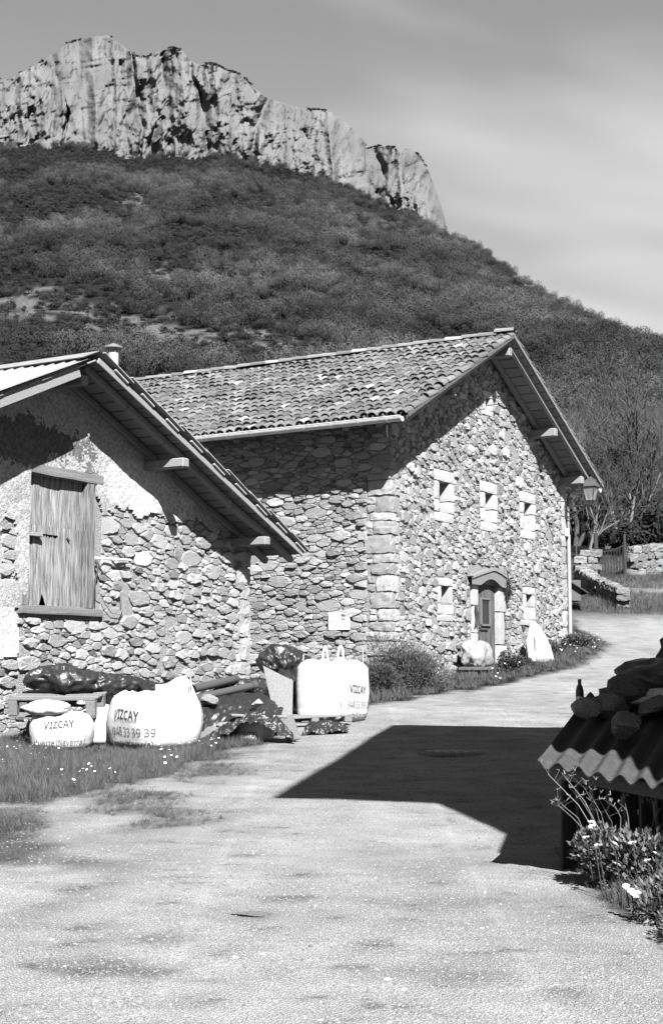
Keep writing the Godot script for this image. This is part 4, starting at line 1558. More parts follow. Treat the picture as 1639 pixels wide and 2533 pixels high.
func make_barn_roof(b: Node3D) -> void:
	var roof := part("roof", b)
	var p := atan(0.432)
	var ridge := Vector3(BM, barn_y(BM) + 0.1, 0)
	# tin sheets on the slope toward the lane's left, with low ribs running down it
	for k in 10:
		var z1 := 0.87 - k * 0.98
		var mb := MB.new()
		var ribs := 5
		var prof := []
		for r in ribs:
			var o := 1.0 * r / ribs
			prof.append_array([[o, 0.0], [o + 0.13, 0.0], [o + 0.145, 0.022], [o + 0.175, 0.022], [o + 0.19, 0.0]])
		prof.append([1.0, 0.0])
		var down := Vector3(-cos(p), -sin(p), 0)
		var nrm := Vector3(-sin(p), cos(p), 0)
		var lift := 0.012 * (k % 2)
		for q in prof.size() - 1:
			var a: Vector3 = ridge + Vector3(0, 0, z1 - prof[q][0]) + nrm * (prof[q][1] + lift)
			var e: Vector3 = ridge + Vector3(0, 0, z1 - prof[q + 1][0]) + nrm * (prof[q + 1][1] + lift)
			mb.quad(a + down * 0.28, e + down * 0.28, e + down * 6.3, a + down * 6.3, grey(0.27), nrm)
		inst("roof_sheet", mb.done(), M.rooftin, roof)
	for k in 5:
		var cap := MB.new()
		var z1 := 0.87 - k * 1.9
		for s in [-1.0, 1.0]:
			var d := Vector3(s * cos(p), -sin(p), 0)
			var a := ridge + Vector3(-s * 0.0, 0.06, z1)
			cap.quad(a, a + Vector3(0, 0, -1.95), a + Vector3(0, 0, -1.95) + d * (0.42 if s < 0 else 0.16), a + d * (0.42 if s < 0 else 0.16), grey(0.27), Vector3.UP)
			cap.quad(a - Vector3(0, 0.012, 0), a + Vector3(0, -0.012, -1.95), a + Vector3(0, -0.012, -1.95) + d * (0.42 if s < 0 else 0.16), a - Vector3(0, 0.012, 0) + d * (0.42 if s < 0 else 0.16), grey(0.36), Vector3.DOWN)
		inst("ridge_cap", cap.done(), M.rooftin, roof)
	# boards and timbers under both slopes
	for s in [-1.0, 1.0]:
		var eave := Vector3(BM + s * 5.62, barn_y(BM + 5.62), 0)
		var top := Vector3(BM, barn_y(BM), 0)
		var bs := Basis(Vector3(cos(p), -s * sin(p), 0), Vector3(s * sin(p), cos(p), 0), Vector3(0, 0, 1))
		var dk := MB.new()
		dk.box(Transform3D(bs, (eave + top) / 2 + bs.y * 0.06 + Vector3(0, 0, -4.13)), Vector3(eave.distance_to(top), 0.03, 9.7), grey(0.27), 0.004)
		inst("deck", dk.done(), M.beam, roof)
		for i in 24:
			var bd := MB.new()
			var f := (i + 0.5) / 24.0
			bd.box(Transform3D(bs * Basis.from_euler(Vector3(0, R.randf_range(-0.015, 0.015), 0)), eave.lerp(top, f) + bs.y * 0.028 + Vector3(0, 0, 0.4)), Vector3(0.225, 0.022, 0.86 + R.randf_range(-0.03, 0.0)), grey(R.randf_range(0.23, 0.31)), 0.004)
			inst("board", bd.done(), M.beam, roof)
		if s > 0:
			# fibre sheets whose rims show along the verge
			var prev := top
			for i in 9:
				var f0 := 1.0 - i / 9.0
				var f1 := 1.0 - (i + 1) / 9.0
				var sh := MB.new()
				var a := eave.lerp(top, f0) + bs.y * (0.15 + 0.02 * (i % 2))
				var e := eave.lerp(top, f1) + bs.y * (0.11 + 0.02 * (i % 2)) + bs.x * 0.07
				var n := bs.y
				sh.box(Transform3D(Basis((e - a).normalized(), n, Vector3(0, 0, 1)), (a + e) / 2 + Vector3(0, 0, -3.83)), Vector3(a.distance_to(e), 0.018, 9.5), grey(0.3), 0.003)
				inst("roof_sheet", sh.done(), M.sheet, roof)
				# packing slip under the lap of each sheet
				var slip := MB.new()
				slip.bar(a.lerp(e, 0.45) - n * 0.05 + Vector3(0, 0, 0.86), a.lerp(e, 0.9) - n * 0.05 + Vector3(0, 0, 0.86), 0.05, 0.03, grey(0.42))
				inst("slip", slip.done(), M.beam, roof)
		# verge board
		var vb := MB.new()
		if s < 0:
			vb.bar(eave + Vector3(0, -0.08, 0.77), top + Vector3(-0.35, -0.18, 0.77), 0.05, 0.2, grey(0.27))
			vb.bar(eave + Vector3(0, -0.02, 0.1), top + Vector3(0, -0.04, 0.1), 0.12, 0.12, grey(0.27))
		else:
			vb.bar(eave + Vector3(0, 0.02, 0.83), top + Vector3(0, 0.02, 0.83), 0.03, 0.09, grey(0.27))
		inst("verge_board", vb.done(), M.beam, roof)
		for z in ([0.58, 0.06] if s > 0 else [-0.5]):
			# crooked weathered rafters
			var pts := []
			for i in 7:
				pts.append(eave.lerp(top, i / 6.0) + Vector3(0, -0.07 + 0.025 * sin(i * 2.4), z + 0.02 * sin(i * 1.7)))
			for i in 6:
				var rf := MB.new()
				rf.bar(pts[i], pts[i + 1], 0.1, 0.12, grey(0.27), Vector3.UP, 0.02)
				inst("rafter", rf.done(), M.beam, roof)
	for q in [[-2.95, 4.78, 0.82, 0.26], [-0.52, 3.74, 0.76, 0.3], [BM, 5.74, 0.6, 0.1], [-7.4, 4.74, 0.7, 0.1]]:
		var pl := MB.new()
		pl.bar(Vector3(q[0], q[1], -0.4), Vector3(q[0], q[1], q[2]), 0.17, 0.15, grey(0.27), Vector3.UP, 0.02)
		inst("purlin", pl.done(), M.beam, roof)
	# stove pipe behind the ridge
	var ch := MB.new()
	var o := Vector3(-2.86, 0, -0.75)
	ch.tube([o + Vector3.UP * 5.0, o + Vector3.UP * 6.72], [0.088, 0.088], 16, grey(0.28))
	var pipe := inst("stove_pipe", ch.done(), M.metal, roof)
	var cp := MB.new()
	cp.tube([o + Vector3.UP * 6.80, o + Vector3.UP * 6.83, o + Vector3.UP * 6.88], [0.155, 0.15, 0.03], 16, grey(0.1))
	for i in 3:
		var a := TAU * i / 3.0
		cp.bar(o + Vector3(cos(a) * 0.08, 6.68, sin(a) * 0.08), o + Vector3(cos(a) * 0.08, 6.82, sin(a) * 0.08), 0.012, 0.02, grey(0.1))
	inst("cowl", cp.done(), M.iron, roof)


# ---------------------------------------------------------------- the tall house beside the camera, which shades the lane
func make_neighbour() -> void:
	# axes: x along the lane side (away from the camera), -z toward the lane; the eave corner stands over (1.99, 4.42)
	var ang := atan2(0.985, 0.17)
	var h := thing("tall_house", "tall plastered house beside the lane with wide eaves and a balcony", "house", Vector3(1.99, 0, -4.42), ang)
	# local x = along, local -z = toward the lane; the eave edge is z = 0 and walls stand 1.35 m behind it
	var eave := 9.15
	var w := MB.new()
	w.box(xf(Vector3(4.25, 4.4, 1.35 + 4.0)), Vector3(7.5, 9.4, 8.0), grey(0.3), 0.02)
	inst("wall", w.done(), M.plaster, h)
	var r := MB.new()
	r.box(xf(Vector3(4.03, eave + 0.05, 4.9)), Vector3(8.06, 0.1, 9.8), grey(0.1), 0.01)
	for s in [0.0, 9.8]:
		r.quad(Vector3(-0.0, eave + 0.1, s), Vector3(8.06, eave + 0.1, s), Vector3(6.0, eave + 2.4, 4.9), Vector3(2.0, eave + 2.4, 4.9), grey(0.14), Vector3(0, 1, -0.5 if s == 0.0 else 0.5))
	r.tri(Vector3(0, eave + 0.1, 0), Vector3(0, eave + 0.1, 9.8), Vector3(2.0, eave + 2.4, 4.9), grey(0.14), Vector3(-1, 1, 0))
	r.tri(Vector3(8.06, eave + 0.1, 0), Vector3(8.06, eave + 0.1, 9.8), Vector3(6.0, eave + 2.4, 4.9), grey(0.14), Vector3(1, 1, 0))
	inst("roof", r.done(), M.tile, h)
	var bal := MB.new()
	bal.box(xf(Vector3(2.85 + 1.9, 3.74, 0.6)), Vector3(3.8, 0.14, 1.5), grey(0.25), 0.01)
	inst("balcony", bal.done(), M.beam, h)
	for i in 3:
		var wn := MB.new()
		wn.box(xf(Vector3(1.8 + i * 2.4, 6.6, 1.34)), Vector3(0.9, 1.3, 0.06), grey(0.12), 0.01)
		inst("shutter", wn.done(), M.wood, h)


# ---------------------------------------------------------------- the low store with its corrugated cover, and what lies on it
func make_shed() -> void:
	var p0 := Vector3(1.4, 0.95, -9.8)
	var e := Vector3(0.66, -0.11, 0.4)
	var u := Vector3(0.56, 0.33, -1.5)
	var n := e.cross(u).normalized()
	if n.y < 0:
		n = -n
	var on := func(a: float, b: float, up := 0.0) -> Vector3:
		return p0 + e * a + u * b + n * up
	var s := thing("store_shed", "low dark store roofed with a sagging corrugated sheet", "shed", Vector3(2.3, 0, -10.3))
	var o := s.position
	var mb := MB.new()
	mb.grid(110, 14, func(a: float, b: float) -> Vector3:
		return on.call(a * 2.6, b * 1.25 + 0.03 * (1.0 - b) * N1.get_noise_2d(a * 240.0, 4.0), (0.027 + 0.009 * N1.get_noise_2d(a * 70.0, b * 25.0)) * cos(a * 2.6 * TAU * 5.3) + 0.03 * N1.get_noise_2d(a * 60.0, b * 40.0)) - o, func(_a, _b): return grey(0.06))
	mb.grid(110, 14, func(a: float, b: float) -> Vector3:
		return on.call(a * 2.6, b * 1.25 + 0.03 * (1.0 - b) * N1.get_noise_2d(a * 240.0, 4.0), (0.027 + 0.009 * N1.get_noise_2d(a * 70.0, b * 25.0)) * cos(a * 2.6 * TAU * 5.3) - 0.008 + 0.03 * N1.get_noise_2d(a * 60.0, b * 40.0)) - o, func(_a, _b): return grey(0.055))
	inst("corrugated_sheet", mb.done(), M.sheet, s)
	# rough low walls and posts that carry it
	for q in [[0.12, 0.1], [1.0, 0.14], [2.0, 0.12]]:
		var ps := MB.new()
		var top: Vector3 = on.call(q[0], 0.5, -0.05)
		ps.bar(Vector3(top.x, 0.05, top.z) - o, top - o, 0.1, 0.1, grey(0.14))
		inst("post", ps.done(), M.beam, s)
	var bm := MB.new()
	bm.bar(on.call(0.02, 0.12, -0.09) - o, on.call(2.4, 0.12, -0.09) - o, 0.08, 0.1, grey(0.14))
	bm.bar(on.call(0.02, 1.15, -0.09) - o, on.call(2.4, 1.15, -0.09) - o, 0.08, 0.1, grey(0.14))
	inst("beam", bm.done(), M.beam, s)
	for i in 16:
		var bp := MB.new()
		var at2: Vector3 = on.call(0.1 + i * 0.15, 0.42, -0.06)
		bp.box(xf(Vector3(at2.x, at2.y * 0.5 + 0.05, at2.z) - o, Vector3(R.randf_range(-0.04, 0.04), 0.55, 0)), Vector3(0.115, at2.y - 0.12, 0.03), grey(R.randf_range(0.08, 0.16)), 0.004)
		inst("front_plank", bp.done(), M.wood, s)
	for i in 26:
		var a := i % 9
		var row := i / 9
		var at: Vector3 = on.call(0.12 + a * 0.26, 0.62 + 0.05 * row)
		var st := inst("wall_stone", rock_mesh(Vector3(0.3, 0.26, 0.34), R.randf_range(0.1, 0.2), 700 + i), M.stone, s)
		st.position = Vector3(at.x, 0.2 + row * 0.24, at.z) - o
		st.rotation.y = R.randf() * TAU
	# things weighing the sheet down
	var rocks := [[0.10, 0.86, Vector3(0.34, 0.22, 0.26), 0.26, "pointed pale rock at the sheet's upper corner beside the bottle"], [0.30, 0.88, Vector3(0.44, 0.27, 0.3), 0.17, "dark angular rock between the pointed rock and the bundle"], [0.40, 1.10, Vector3(0.46, 0.32, 0.34), 0.13, "blackish humped rock under the folded cloths"], [0.59, 0.60, Vector3(0.48, 0.3, 0.36), 0.2, "big five sided rock lying alone on the corrugated sheet"], [0.74, 1.05, Vector3(0.52, 0.24, 0.36), 0.19, "long flat rock at the edge of the bundle"]]
	for i in rocks.size():
		var q: Array = rocks[i]
		var rk := inst("rock", rock_mesh(q[2], q[3], 40 + i * 7, 0.32), M.stone, self)
		rk.position = on.call(q[0], q[1], q[2].y * 0.36)
		rk.rotation = Vector3(R.randf_range(-0.2, 0.2), R.randf() * TAU, R.randf_range(-0.2, 0.2))
		tag(rk, q[4], "rock", "rocks weighing down the sheet")
	var bt := thing("bottle", "dark bottle with a pale label standing behind the rocks", "bottle", on.call(0.0, 0.98, 0.0))
	bt.scale = Vector3.ONE * 0.8
	var g := MB.new()
	g.tube([Vector3(0, -0.02, 0), Vector3(0, 0.17, 0), Vector3(0, 0.21, 0), Vector3(0, 0.24, 0), Vector3(0, 0.29, 0)], [0.04, 0.04, 0.033, 0.018, 0.018], 12, grey(0.015))
	inst("glass", g.done(), M.plastic, bt)
	var lb := MB.new()
	lb.tube([Vector3(0, 0.02, 0), Vector3(0, 0.12, 0)], [0.042, 0.042], 12, grey(0.35), false)
	inst("paper_label", lb.done(), M.print, bt)
	# folded sacks, sheeting and cloths heaped on the upper half
	var heaps := [[0.62, 1.5, Vector3(0.62, 0.30, 0.5), 0.03, "plastic", "dark folded plastic sheeting heaped on the corrugated sheet"], [1.05, 1.75, Vector3(0.8, 0.55, 0.6), 0.035, "cloth", "tall dark bundle of old cloth on top of the heap"], [0.42, 1.34, Vector3(0.46, 0.13, 0.3), 0.06, "cloth", "grey rolled sack sticking out from the heap"], [0.9, 1.28, Vector3(0.7, 0.16, 0.4), 0.24, "film", "pale crumpled sack lying under the dark bundle"], [1.2, 1.95, Vector3(0.8, 0.85, 0.6), 0.025, "plastic", "black rubbish bag standing at the back of the heap"]]
	for i in heaps.size():
		var q: Array = heaps[i]
		var hm := MB.new()
		var sz: Vector3 = q[2]
		var sd := 31 * i
		hm.grid(40, 22, func(a: float, b: float) -> Vector3:
			var al := TAU * a
			var be := PI * (b - 0.5)
			var d := Vector3(cos(al) * cos(be), sin(be), -sin(al) * cos(be))
			var k := 1.0 + 0.3 * N1.get_noise_3d(d.x * 45.0 + sd, d.y * 60.0, d.z * 45.0) + 0.12 * absf(N1.get_noise_3d(d.x * 130.0, d.y * 130.0 + sd, d.z * 130.0))
			return d * k * sz * 0.55, func(_a, _b): return grey(q[3]))
		var ob := inst("bundle", hm.done(), M[q[4]], self)
		ob.position = on.call(q[0], q[1], sz.y * 0.42)
		ob.rotation.y = 0.5 + i
		tag(ob, q[5], "bundle")


# ---------------------------------------------------------------- bulk bags, pallets and rubbish along the barn
func bulk_bag(x: float, z: float, w: float, hgt: float, turn: float, label: String, lines: Array, neck := 0.0, seed_ := 0) -> Node3D:
	var b := thing("bulk_bag", label, "bag", on_ground(x, z), turn, "white builders' bulk bags")
	var box_ := 5.5 if hgt > 0.8 else 3.4
	var surf := func(a: float, v: float, off := 0.0) -> Vector3:
		var cs := cos(a)
		var sn := sin(a)
		var r := 1.0 / pow(pow(absf(cs), box_) + pow(absf(sn), box_), 1.0 / box_)
		var prof := 0.9 + (0.13 if hgt < 0.8 else 0.05) * sin(PI * clampf(v, 0.0, 1.0))
		if v < 0.1:
			prof *= 0.86 + 0.14 * sqrt(maxf(v, 0.0) / 0.1)
		var top := clampf((v - 0.86) / 0.14, 0.0, 1.0)
		prof *= 1.0 - 0.22 * top * top
		var wr := 0.035 * N1.get_noise_3d(cs * 40.0 + seed_, v * 45.0, sn * 40.0) + 0.012 * N1.get_noise_3d(cs * 30.0, v * 240.0 + seed_, sn * 30.0)
		var rad := w * 0.5 * r * 0.92 * (prof + wr) + off
		var y := hgt * v + hgt * 0.10 * N1.get_noise_2d(a * 30.0 + seed_, 5.0) * v
		y += neck * exp(-pow((fposmod(a - 2.6, TAU)) / 0.55, 2.0)) * top
		return Vector3(sn * rad, y, cs * rad)
	var mb := MB.new()
	mb.grid(64, 26, func(u: float, v: float) -> Vector3: return surf.call(TAU * u, v), func(_a, _b): return grey(0.29))
	# slack top that sinks into the bag
	mb.grid(64, 8, func(u: float, v: float) -> Vector3:
		var p: Vector3 = surf.call(TAU * u, 1.0)
		var k := 1.0 - v
		var q := Vector3(p.x * k, p.y - hgt * 0.16 * sin(v * PI * 0.5) + 0.06 * N1.get_noise_2d(p.x * k * 260.0 + seed_, p.z * k * 260.0) * sin(PI * v), p.z * k)
		return q, func(_a, _b): return grey(0.33))
	inst("sack", mb.done(), M.bag, b)
	# seams and lifting loops at the four corners
	for i in 4:
		var a := PI / 4 + i * PI / 2
		var sm := MB.new()
		for k in 8:
			var v0 := 0.06 + 0.9 * k / 8.0
			var v1 := 0.06 + 0.9 * (k + 1) / 8.0
			sm.quad(surf.call(a - 0.05, v0, 0.006), surf.call(a + 0.05, v0, 0.006), surf.call(a + 0.05, v1, 0.006), surf.call(a - 0.05, v1, 0.006), grey(0.24), Vector3(sin(a), 0, cos(a)))
		inst("seam", sm.done(), M.bag, b)
		if hgt < 0.6 or (neck > 0.0 and i != 1):
			continue
		var lp := MB.new()
		var base: Vector3 = surf.call(a, 0.97, 0.004)
		var pts := []
		var lift := 0.22 if i != 2 else 0.1
		for k in 9:
			var f := k / 8.0
			pts.append(base + Vector3(0.05 * cos(PI * f) * cos(a) - 0.05 * sin(a) * f, lift * sin(PI * f), -0.05 * cos(PI * f) * sin(a)))
		for k in 8:
			lp.bar(pts[k], pts[k + 1], 0.03, 0.006, grey(0.34), Vector3(sin(a), 0.3, cos(a)), 0.0)
		inst("loop", lp.done(), M.bag, b)
	for l in lines:
		text_on(b, l[0], l[1], func(tx: float, ty: float, off := 0.007) -> Vector3:
			return surf.call((tx + l[4]) / (w * 0.5) * 0.93, l[2] + ty / hgt, off), l[3], l[5])
	return b

func pallet(label: String, at: Vector3, rot: Vector3, w: float, d: float, hgt: float) -> Node3D:
	var p := thing("pallet", label, "pallet", at, 0.0, "wooden pallets among the bags")
	p.rotation = rot
	for i in 3:
		for j in 3:
			var bl := MB.new()
			bl.box(xf(Vector3(-w / 2 + 0.06 + i * (w - 0.12) / 2, 0, -d / 2 + 0.06 + j * (d - 0.12) / 2)), Vector3(0.12, hgt - 0.05, 0.12), grey(R.randf_range(0.16, 0.24)), 0.006)
			inst("block", bl.done(), M.beam, p)
	for i in 6:
		var sl := MB.new()
		sl.box(xf(Vector3(0, hgt / 2 - 0.012, -d / 2 + 0.05 + i * (d - 0.1) / 5)), Vector3(w, 0.024, 0.1), grey(R.randf_range(0.18, 0.28)), 0.004)
		inst("slat", sl.done(), M.beam, p)
	for i in 3:
		var rn := MB.new()
		rn.box(xf(Vector3(0, -hgt / 2 + 0.012, -d / 2 + 0.06 + i * (d - 0.12) / 2)), Vector3(w, 0.024, 0.1), grey(R.randf_range(0.18, 0.26)), 0.004)
		inst("runner", rn.done(), M.beam, p)
	return p

func film_roll(label: String, pts: Array, rad: Array, tone := 0.012, seed_ := 0, called := "black_sheeting") -> void:
	# crumpled plastic film gathered into a long lumpy roll
	var mb := MB.new()
	var cv := Curve3D.new()
	for i in pts.size():
		var tn: Vector3 = (pts[mini(i + 1, pts.size() - 1)] - pts[maxi(i - 1, 0)]) * 0.22
		cv.add_point(pts[i], -tn, tn)
	var l := cv.get_baked_length()
	mb.grid(150, 40, func(a: float, b: float) -> Vector3:
		var p := cv.sample_baked(a * l)
		var q := cv.sample_baked(minf(a * l + 0.02, l))
		var r := cv.sample_baked(maxf(a * l - 0.02, 0.0))
		var d := (q - r).normalized()
		var s := d.cross(Vector3.UP).normalized()
		var o := s.cross(d)
		var k := a * (rad.size() - 1)
		var i := mini(int(k), rad.size() - 2)
		var rr := lerpf(rad[i], rad[i + 1], k - i)
		var an := TAU * b
		var e := minf(a, 1.0 - a)
		rr *= clampf(sqrt(e / 0.05), 0.02, 1.0)
		var lk := l * a * 100.0
		var fold := 1.0 - absf(N1.get_noise_3d(lk * 0.9 + seed_, cos(an) * 22.0, sin(an) * 22.0)) * 2.2
		var crease := 1.0 - absf(N1.get_noise_3d(lk * 2.0, cos(an) * 34.0 + seed_, sin(an) * 34.0 + lk * 0.6)) * 2.4
		rr *= 0.8 + 0.26 * fold + 0.2 * crease + 0.3 * N1.get_noise_2d(lk * 0.5, seed_)
		return p + (s * cos(an) + o * sin(an) * 0.85) * rr, func(_a, _b): return grey(tone))
	tag(inst(called, mb.done(), M.plastic, self), label, "plastic sheet")

func film_sheet(label: String, rows: Array, seed_: int) -> void:
	# a draped sheet of plastic film through a net of points, crumpled along its normal
	var nr := rows.size()
	var nc: int = rows[0].size()
	var pick := func(i: int, j: int) -> Vector3: return rows[clampi(i, 0, nr - 1)][clampi(j, 0, nc - 1)]
	var cr := func(a: Vector3, b: Vector3, c: Vector3, d: Vector3, t: float) -> Vector3: return b.cubic_interpolate(c, a, d, t)
	var base := func(u: float, v: float) -> Vector3:
		var x := u * (nc - 1)
		var y := v * (nr - 1)
		var j := mini(int(x), nc - 2)
		var i := mini(int(y), nr - 2)
		var q := []
		for k in range(-1, 3):
			q.append(cr.call(pick.call(i + k, j - 1), pick.call(i + k, j), pick.call(i + k, j + 1), pick.call(i + k, j + 2), x - j))
		return cr.call(q[0], q[1], q[2], q[3], y - i)
	var mb := MB.new()
	mb.grid(90, 54, func(u: float, v: float) -> Vector3:
		var uu := clampf(u + 0.03 * N1.get_noise_2d(v * 220.0, seed_), 0.0, 1.0)
		var vv := clampf(v * (1.0 + 0.12 * N1.get_noise_2d(u * 260.0 + seed_, 3.0)), 0.0, 1.0)
		var p: Vector3 = base.call(uu, vv)
		var r1 := 1.0 - absf(N1.get_noise_3d(p.x * 150.0 + seed_, p.y * 150.0, p.z * 110.0)) * 2.0
		var r2 := 1.0 - absf(N1.get_noise_3d(p.x * 340.0, p.y * 340.0 + seed_, p.z * 300.0)) * 2.0
		return p + Vector3(0.25, 0.8, 0.5) * (0.07 * (r1 - 0.5) + 0.026 * (r2 - 0.5)), func(_a, _b): return grey(0.012))
	tag(inst("black_sheeting", mb.done(), M.plastic, self), label, "plastic sheet")

func make_yard() -> void:
	var B := 700
	bulk_bag(-3.5, 18.78, 0.88, 0.47, 0.05, "squat white bulk bag half hidden under the wooden pallet", [["VIZCAY", 0.09, 0.70, 0.030, 0.0, B], ["MATERIALES DE CONSTRUCCIÓN", 0.02, 0.58, 0.050, 0.0, 400], ["Huarte (Navarra)", 0.07, 0.2, 0.050, 0.0, 400]], 0.0, 10)
	bulk_bag(-2.98, 19.2, 0.84, 0.5, 0.3, "white bulk bag wedged behind the two lettered ones", [], 0.0, 20)
	bulk_bag(-2.3, 18.75, 1.14, 0.72, -0.82, "wide white bulk bag with a slumped open neck standing in the grass", [["VIZCAY", 0.115, 0.60, 0.030, 0.1, B], ["MATERIALES DE CONSTRUCCIÓN", 0.024, 0.50, 0.050, 0.1, 400], ["T: 948 33 39 39", 0.1, 0.31, 0.080, 0.12, 400], ["Huarte (Navarra)", 0.085, 0.10, 0.050, 0.12, 400]], 0.2, 30)
	bulk_bag(0.02, 22.2, 1.06, 0.92, 1.02, "tall white bulk bag with raised loops beside the lane", [["VIZCAY", 0.115, 0.52, 0.030, -0.02, B], ["T: 948 33 39 39", 0.1, 0.27, 0.080, -0.02, 400], ["Huarte (Navarra)", 0.085, 0.10, 0.050, -0.02, 400]], 0.0, 40)
	bulk_bag(-1.03, 19.55, 0.52, 0.34, -0.3, "small white bulk bag under the ragged black sheeting", [["(Navarra)", 0.075, 0.3, 0.050, -0.1, 400]], 0.0, 50)
	# an emblem printed above the lettering of the tall bag
	pallet("grey pallet with thick blocks lying across the squat bags", Vector3(-3.6, 1.13, -19.2), Vector3(0.13, -0.1, 0.0), 1.16, 1.0, 0.25)
	pallet("pallet under the tall bag at the lane's edge", on_ground(-0.42, 21.75, 0.06) , Vector3(0.0, 0.42, 0.03), 1.2, 0.9, 0.13)
	# cloth-like empty sack over the first bag
	var em := MB.new()
	em.grid(34, 16, func(a: float, b: float) -> Vector3:
		var al := TAU * a
		var be := PI * (b - 0.5)
		var d := Vector3(cos(al) * cos(be), sin(be), -sin(al) * cos(be))
		var k := 1.0 + 0.25 * N1.get_noise_3d(d.x * 50.0, d.y * 60.0, d.z * 50.0) + 0.12 * absf(N1.get_noise_3d(d.x * 150.0, d.y * 60.0, d.z * 150.0))
		return d * k * Vector3(0.31, 0.105, 0.22), func(_a, _b): return grey(0.26))
	var es := inst("empty_sack", em.done(), M.bag, self)
	es.position = Vector3(-3.66, 1.07, -18.55)
	tag(es, "empty folded sack drooping over the front of the squat bag", "sack")
	film_roll("long roll of shiny black plastic lying on the pallet", [Vector3(-4.12, 1.38, -19.2), Vector3(-3.8, 1.46, -19.15), Vector3(-3.25, 1.4, -19.25), Vector3(-2.7, 1.34, -19.7), Vector3(-2.3, 1.24, -20.3)], [0.12, 0.19, 0.15, 0.12, 0.09], 0.012, 3)
	film_roll("roll of black plastic stretched along the barn foot", [Vector3(-2.6, 1.12, -20.9), Vector3(-2.0, 1.18, -21.2), Vector3(-1.5, 1.24, -21.7), Vector3(-0.95, 1.26, -22.1)], [0.12, 0.16, 0.18, 0.16], 0.012, 40)
	film_roll("bulging black plastic bundle piled behind the tall bag", [Vector3(-1.12, 1.55, -22.8), Vector3(-0.85, 1.72, -22.9), Vector3(-0.5, 1.62, -23.0), Vector3(-0.1, 1.56, -23.1)], [0.2, 0.29, 0.2, 0.12], 0.012, 77)
	film_sheet("limp black plastic heap between the pipes and the board", [[Vector3(-2.2, 0.62, -19.6), Vector3(-1.7, 0.7, -19.55), Vector3(-1.2, 0.78, -19.6), Vector3(-0.72, 0.72, -20.1)], [Vector3(-2.15, 0.9, -19.9), Vector3(-1.65, 1.02, -19.95), Vector3(-1.15, 1.06, -20.2), Vector3(-0.7, 0.98, -20.5)], [Vector3(-2.1, 1.0, -20.5), Vector3(-1.6, 1.16, -20.7), Vector3(-1.1, 1.2, -21.0), Vector3(-0.6, 1.1, -21.2)], [Vector3(-2.1, 0.8, -21.0), Vector3(-1.6, 0.9, -21.3), Vector3(-1.0, 1.0, -21.6), Vector3(-0.5, 0.9, -21.8)]], 120)
	film_roll("black plastic stack hidden behind the board", [Vector3(-1.15, 1.1, -22.6), Vector3(-0.6, 1.2, -22.8), Vector3(0.0, 1.1, -23.0)], [0.3, 0.4, 0.3], 0.012, 150)
	film_sheet("ragged strip of black sheeting draped over the small bag", [[Vector3(-1.72, 0.60, -18.95), Vector3(-1.38, 0.72, -19.05), Vector3(-1.08, 0.90, -19.12), Vector3(-0.80, 0.76, -19.05), Vector3(-0.46, 0.60, -19.0)], [Vector3(-1.66, 0.68, -19.1), Vector3(-1.34, 0.86, -19.2), Vector3(-1.06, 1.0, -19.25), Vector3(-0.78, 0.94, -19.2), Vector3(-0.5, 0.66, -19.15)], [Vector3(-1.6, 0.7, -19.4), Vector3(-1.3, 0.92, -19.5), Vector3(-1.02, 1.0, -19.6), Vector3(-0.75, 0.9, -19.5), Vector3(-0.52, 0.7, -19.4)]], 200)
	film_sheet("scrap of black sheeting lying flat on the gravel", [[Vector3(-0.42, 0.67, -20.1), Vector3(-0.1, 0.68, -20.15), Vector3(0.25, 0.68, -20.4)], [Vector3(-0.36, 0.78, -20.35), Vector3(-0.08, 0.83, -20.5), Vector3(0.22, 0.74, -20.65)], [Vector3(-0.35, 0.7, -20.7), Vector3(-0.05, 0.72, -20.85), Vector3(0.2, 0.7, -20.8)]], 230)
	# two plastic drain pipes
	for q in [[Vector3(-1.95, 1.29, -20.1), Vector3(-1.45, 1.42, -21.7), 0.062, "grey drain pipe with its open end toward the bags"], [Vector3(-2.1, 1.12, -19.9), Vector3(-1.15, 1.33, -21.6), 0.056, "long dark drain pipe lying beside the open ended one"]]:
		var pp := MB.new()
		var d: Vector3 = (q[1] - q[0]).normalized()
		pp.tube([q[0], q[1]], [q[2], q[2]], 16, grey(0.04), false)
		pp.tube([q[0] + d * 0.001, q[1]], [q[2] - 0.008, q[2] - 0.008], 16, grey(0.03), false)
		pp.tube([q[1] - d * 0.12, q[1]], [q[2] + 0.008, q[2] + 0.008], 16, grey(0.04), false)
		tag(inst("drain_pipe", pp.done(), M.pvc, self), q[3], "pipe", "drain pipes beside the barn")
	# leaning board, boards and rubble
	var bd := MB.new()
	var c0 := Vector3(-1.0, 1.6, -20.9)
	bd.quad(Vector3(-1.0, 1.62, -20.9), Vector3(-0.56, 1.40, -20.9), Vector3(-0.56, 0.84, -20.5), Vector3(-0.80, 0.84, -20.5), grey(0.2), Vector3(0, 0.3, 1))
	bd.quad(Vector3(-1.0, 1.62, -20.93), Vector3(-0.56, 1.40, -20.93), Vector3(-0.56, 0.84, -20.53), Vector3(-0.80, 0.84, -20.53), grey(0.3), Vector3(0, -0.3, -1))
	bd.quad(Vector3(-1.0, 1.62, -20.9), Vector3(-0.56, 1.40, -20.9), Vector3(-0.56, 1.40, -20.93), Vector3(-1.0, 1.62, -20.93), grey(0.4), Vector3.UP)
	bd.quad(Vector3(-1.0, 1.62, -20.9), Vector3(-0.80, 0.84, -20.5), Vector3(-0.80, 0.84, -20.53), Vector3(-1.0, 1.62, -20.93), grey(0.3), Vector3.LEFT)
	bd.quad(Vector3(-0.56, 1.40, -20.9), Vector3(-0.56, 0.84, -20.5), Vector3(-0.56, 0.84, -20.53), Vector3(-0.56, 1.40, -20.93), grey(0.3), Vector3.RIGHT)
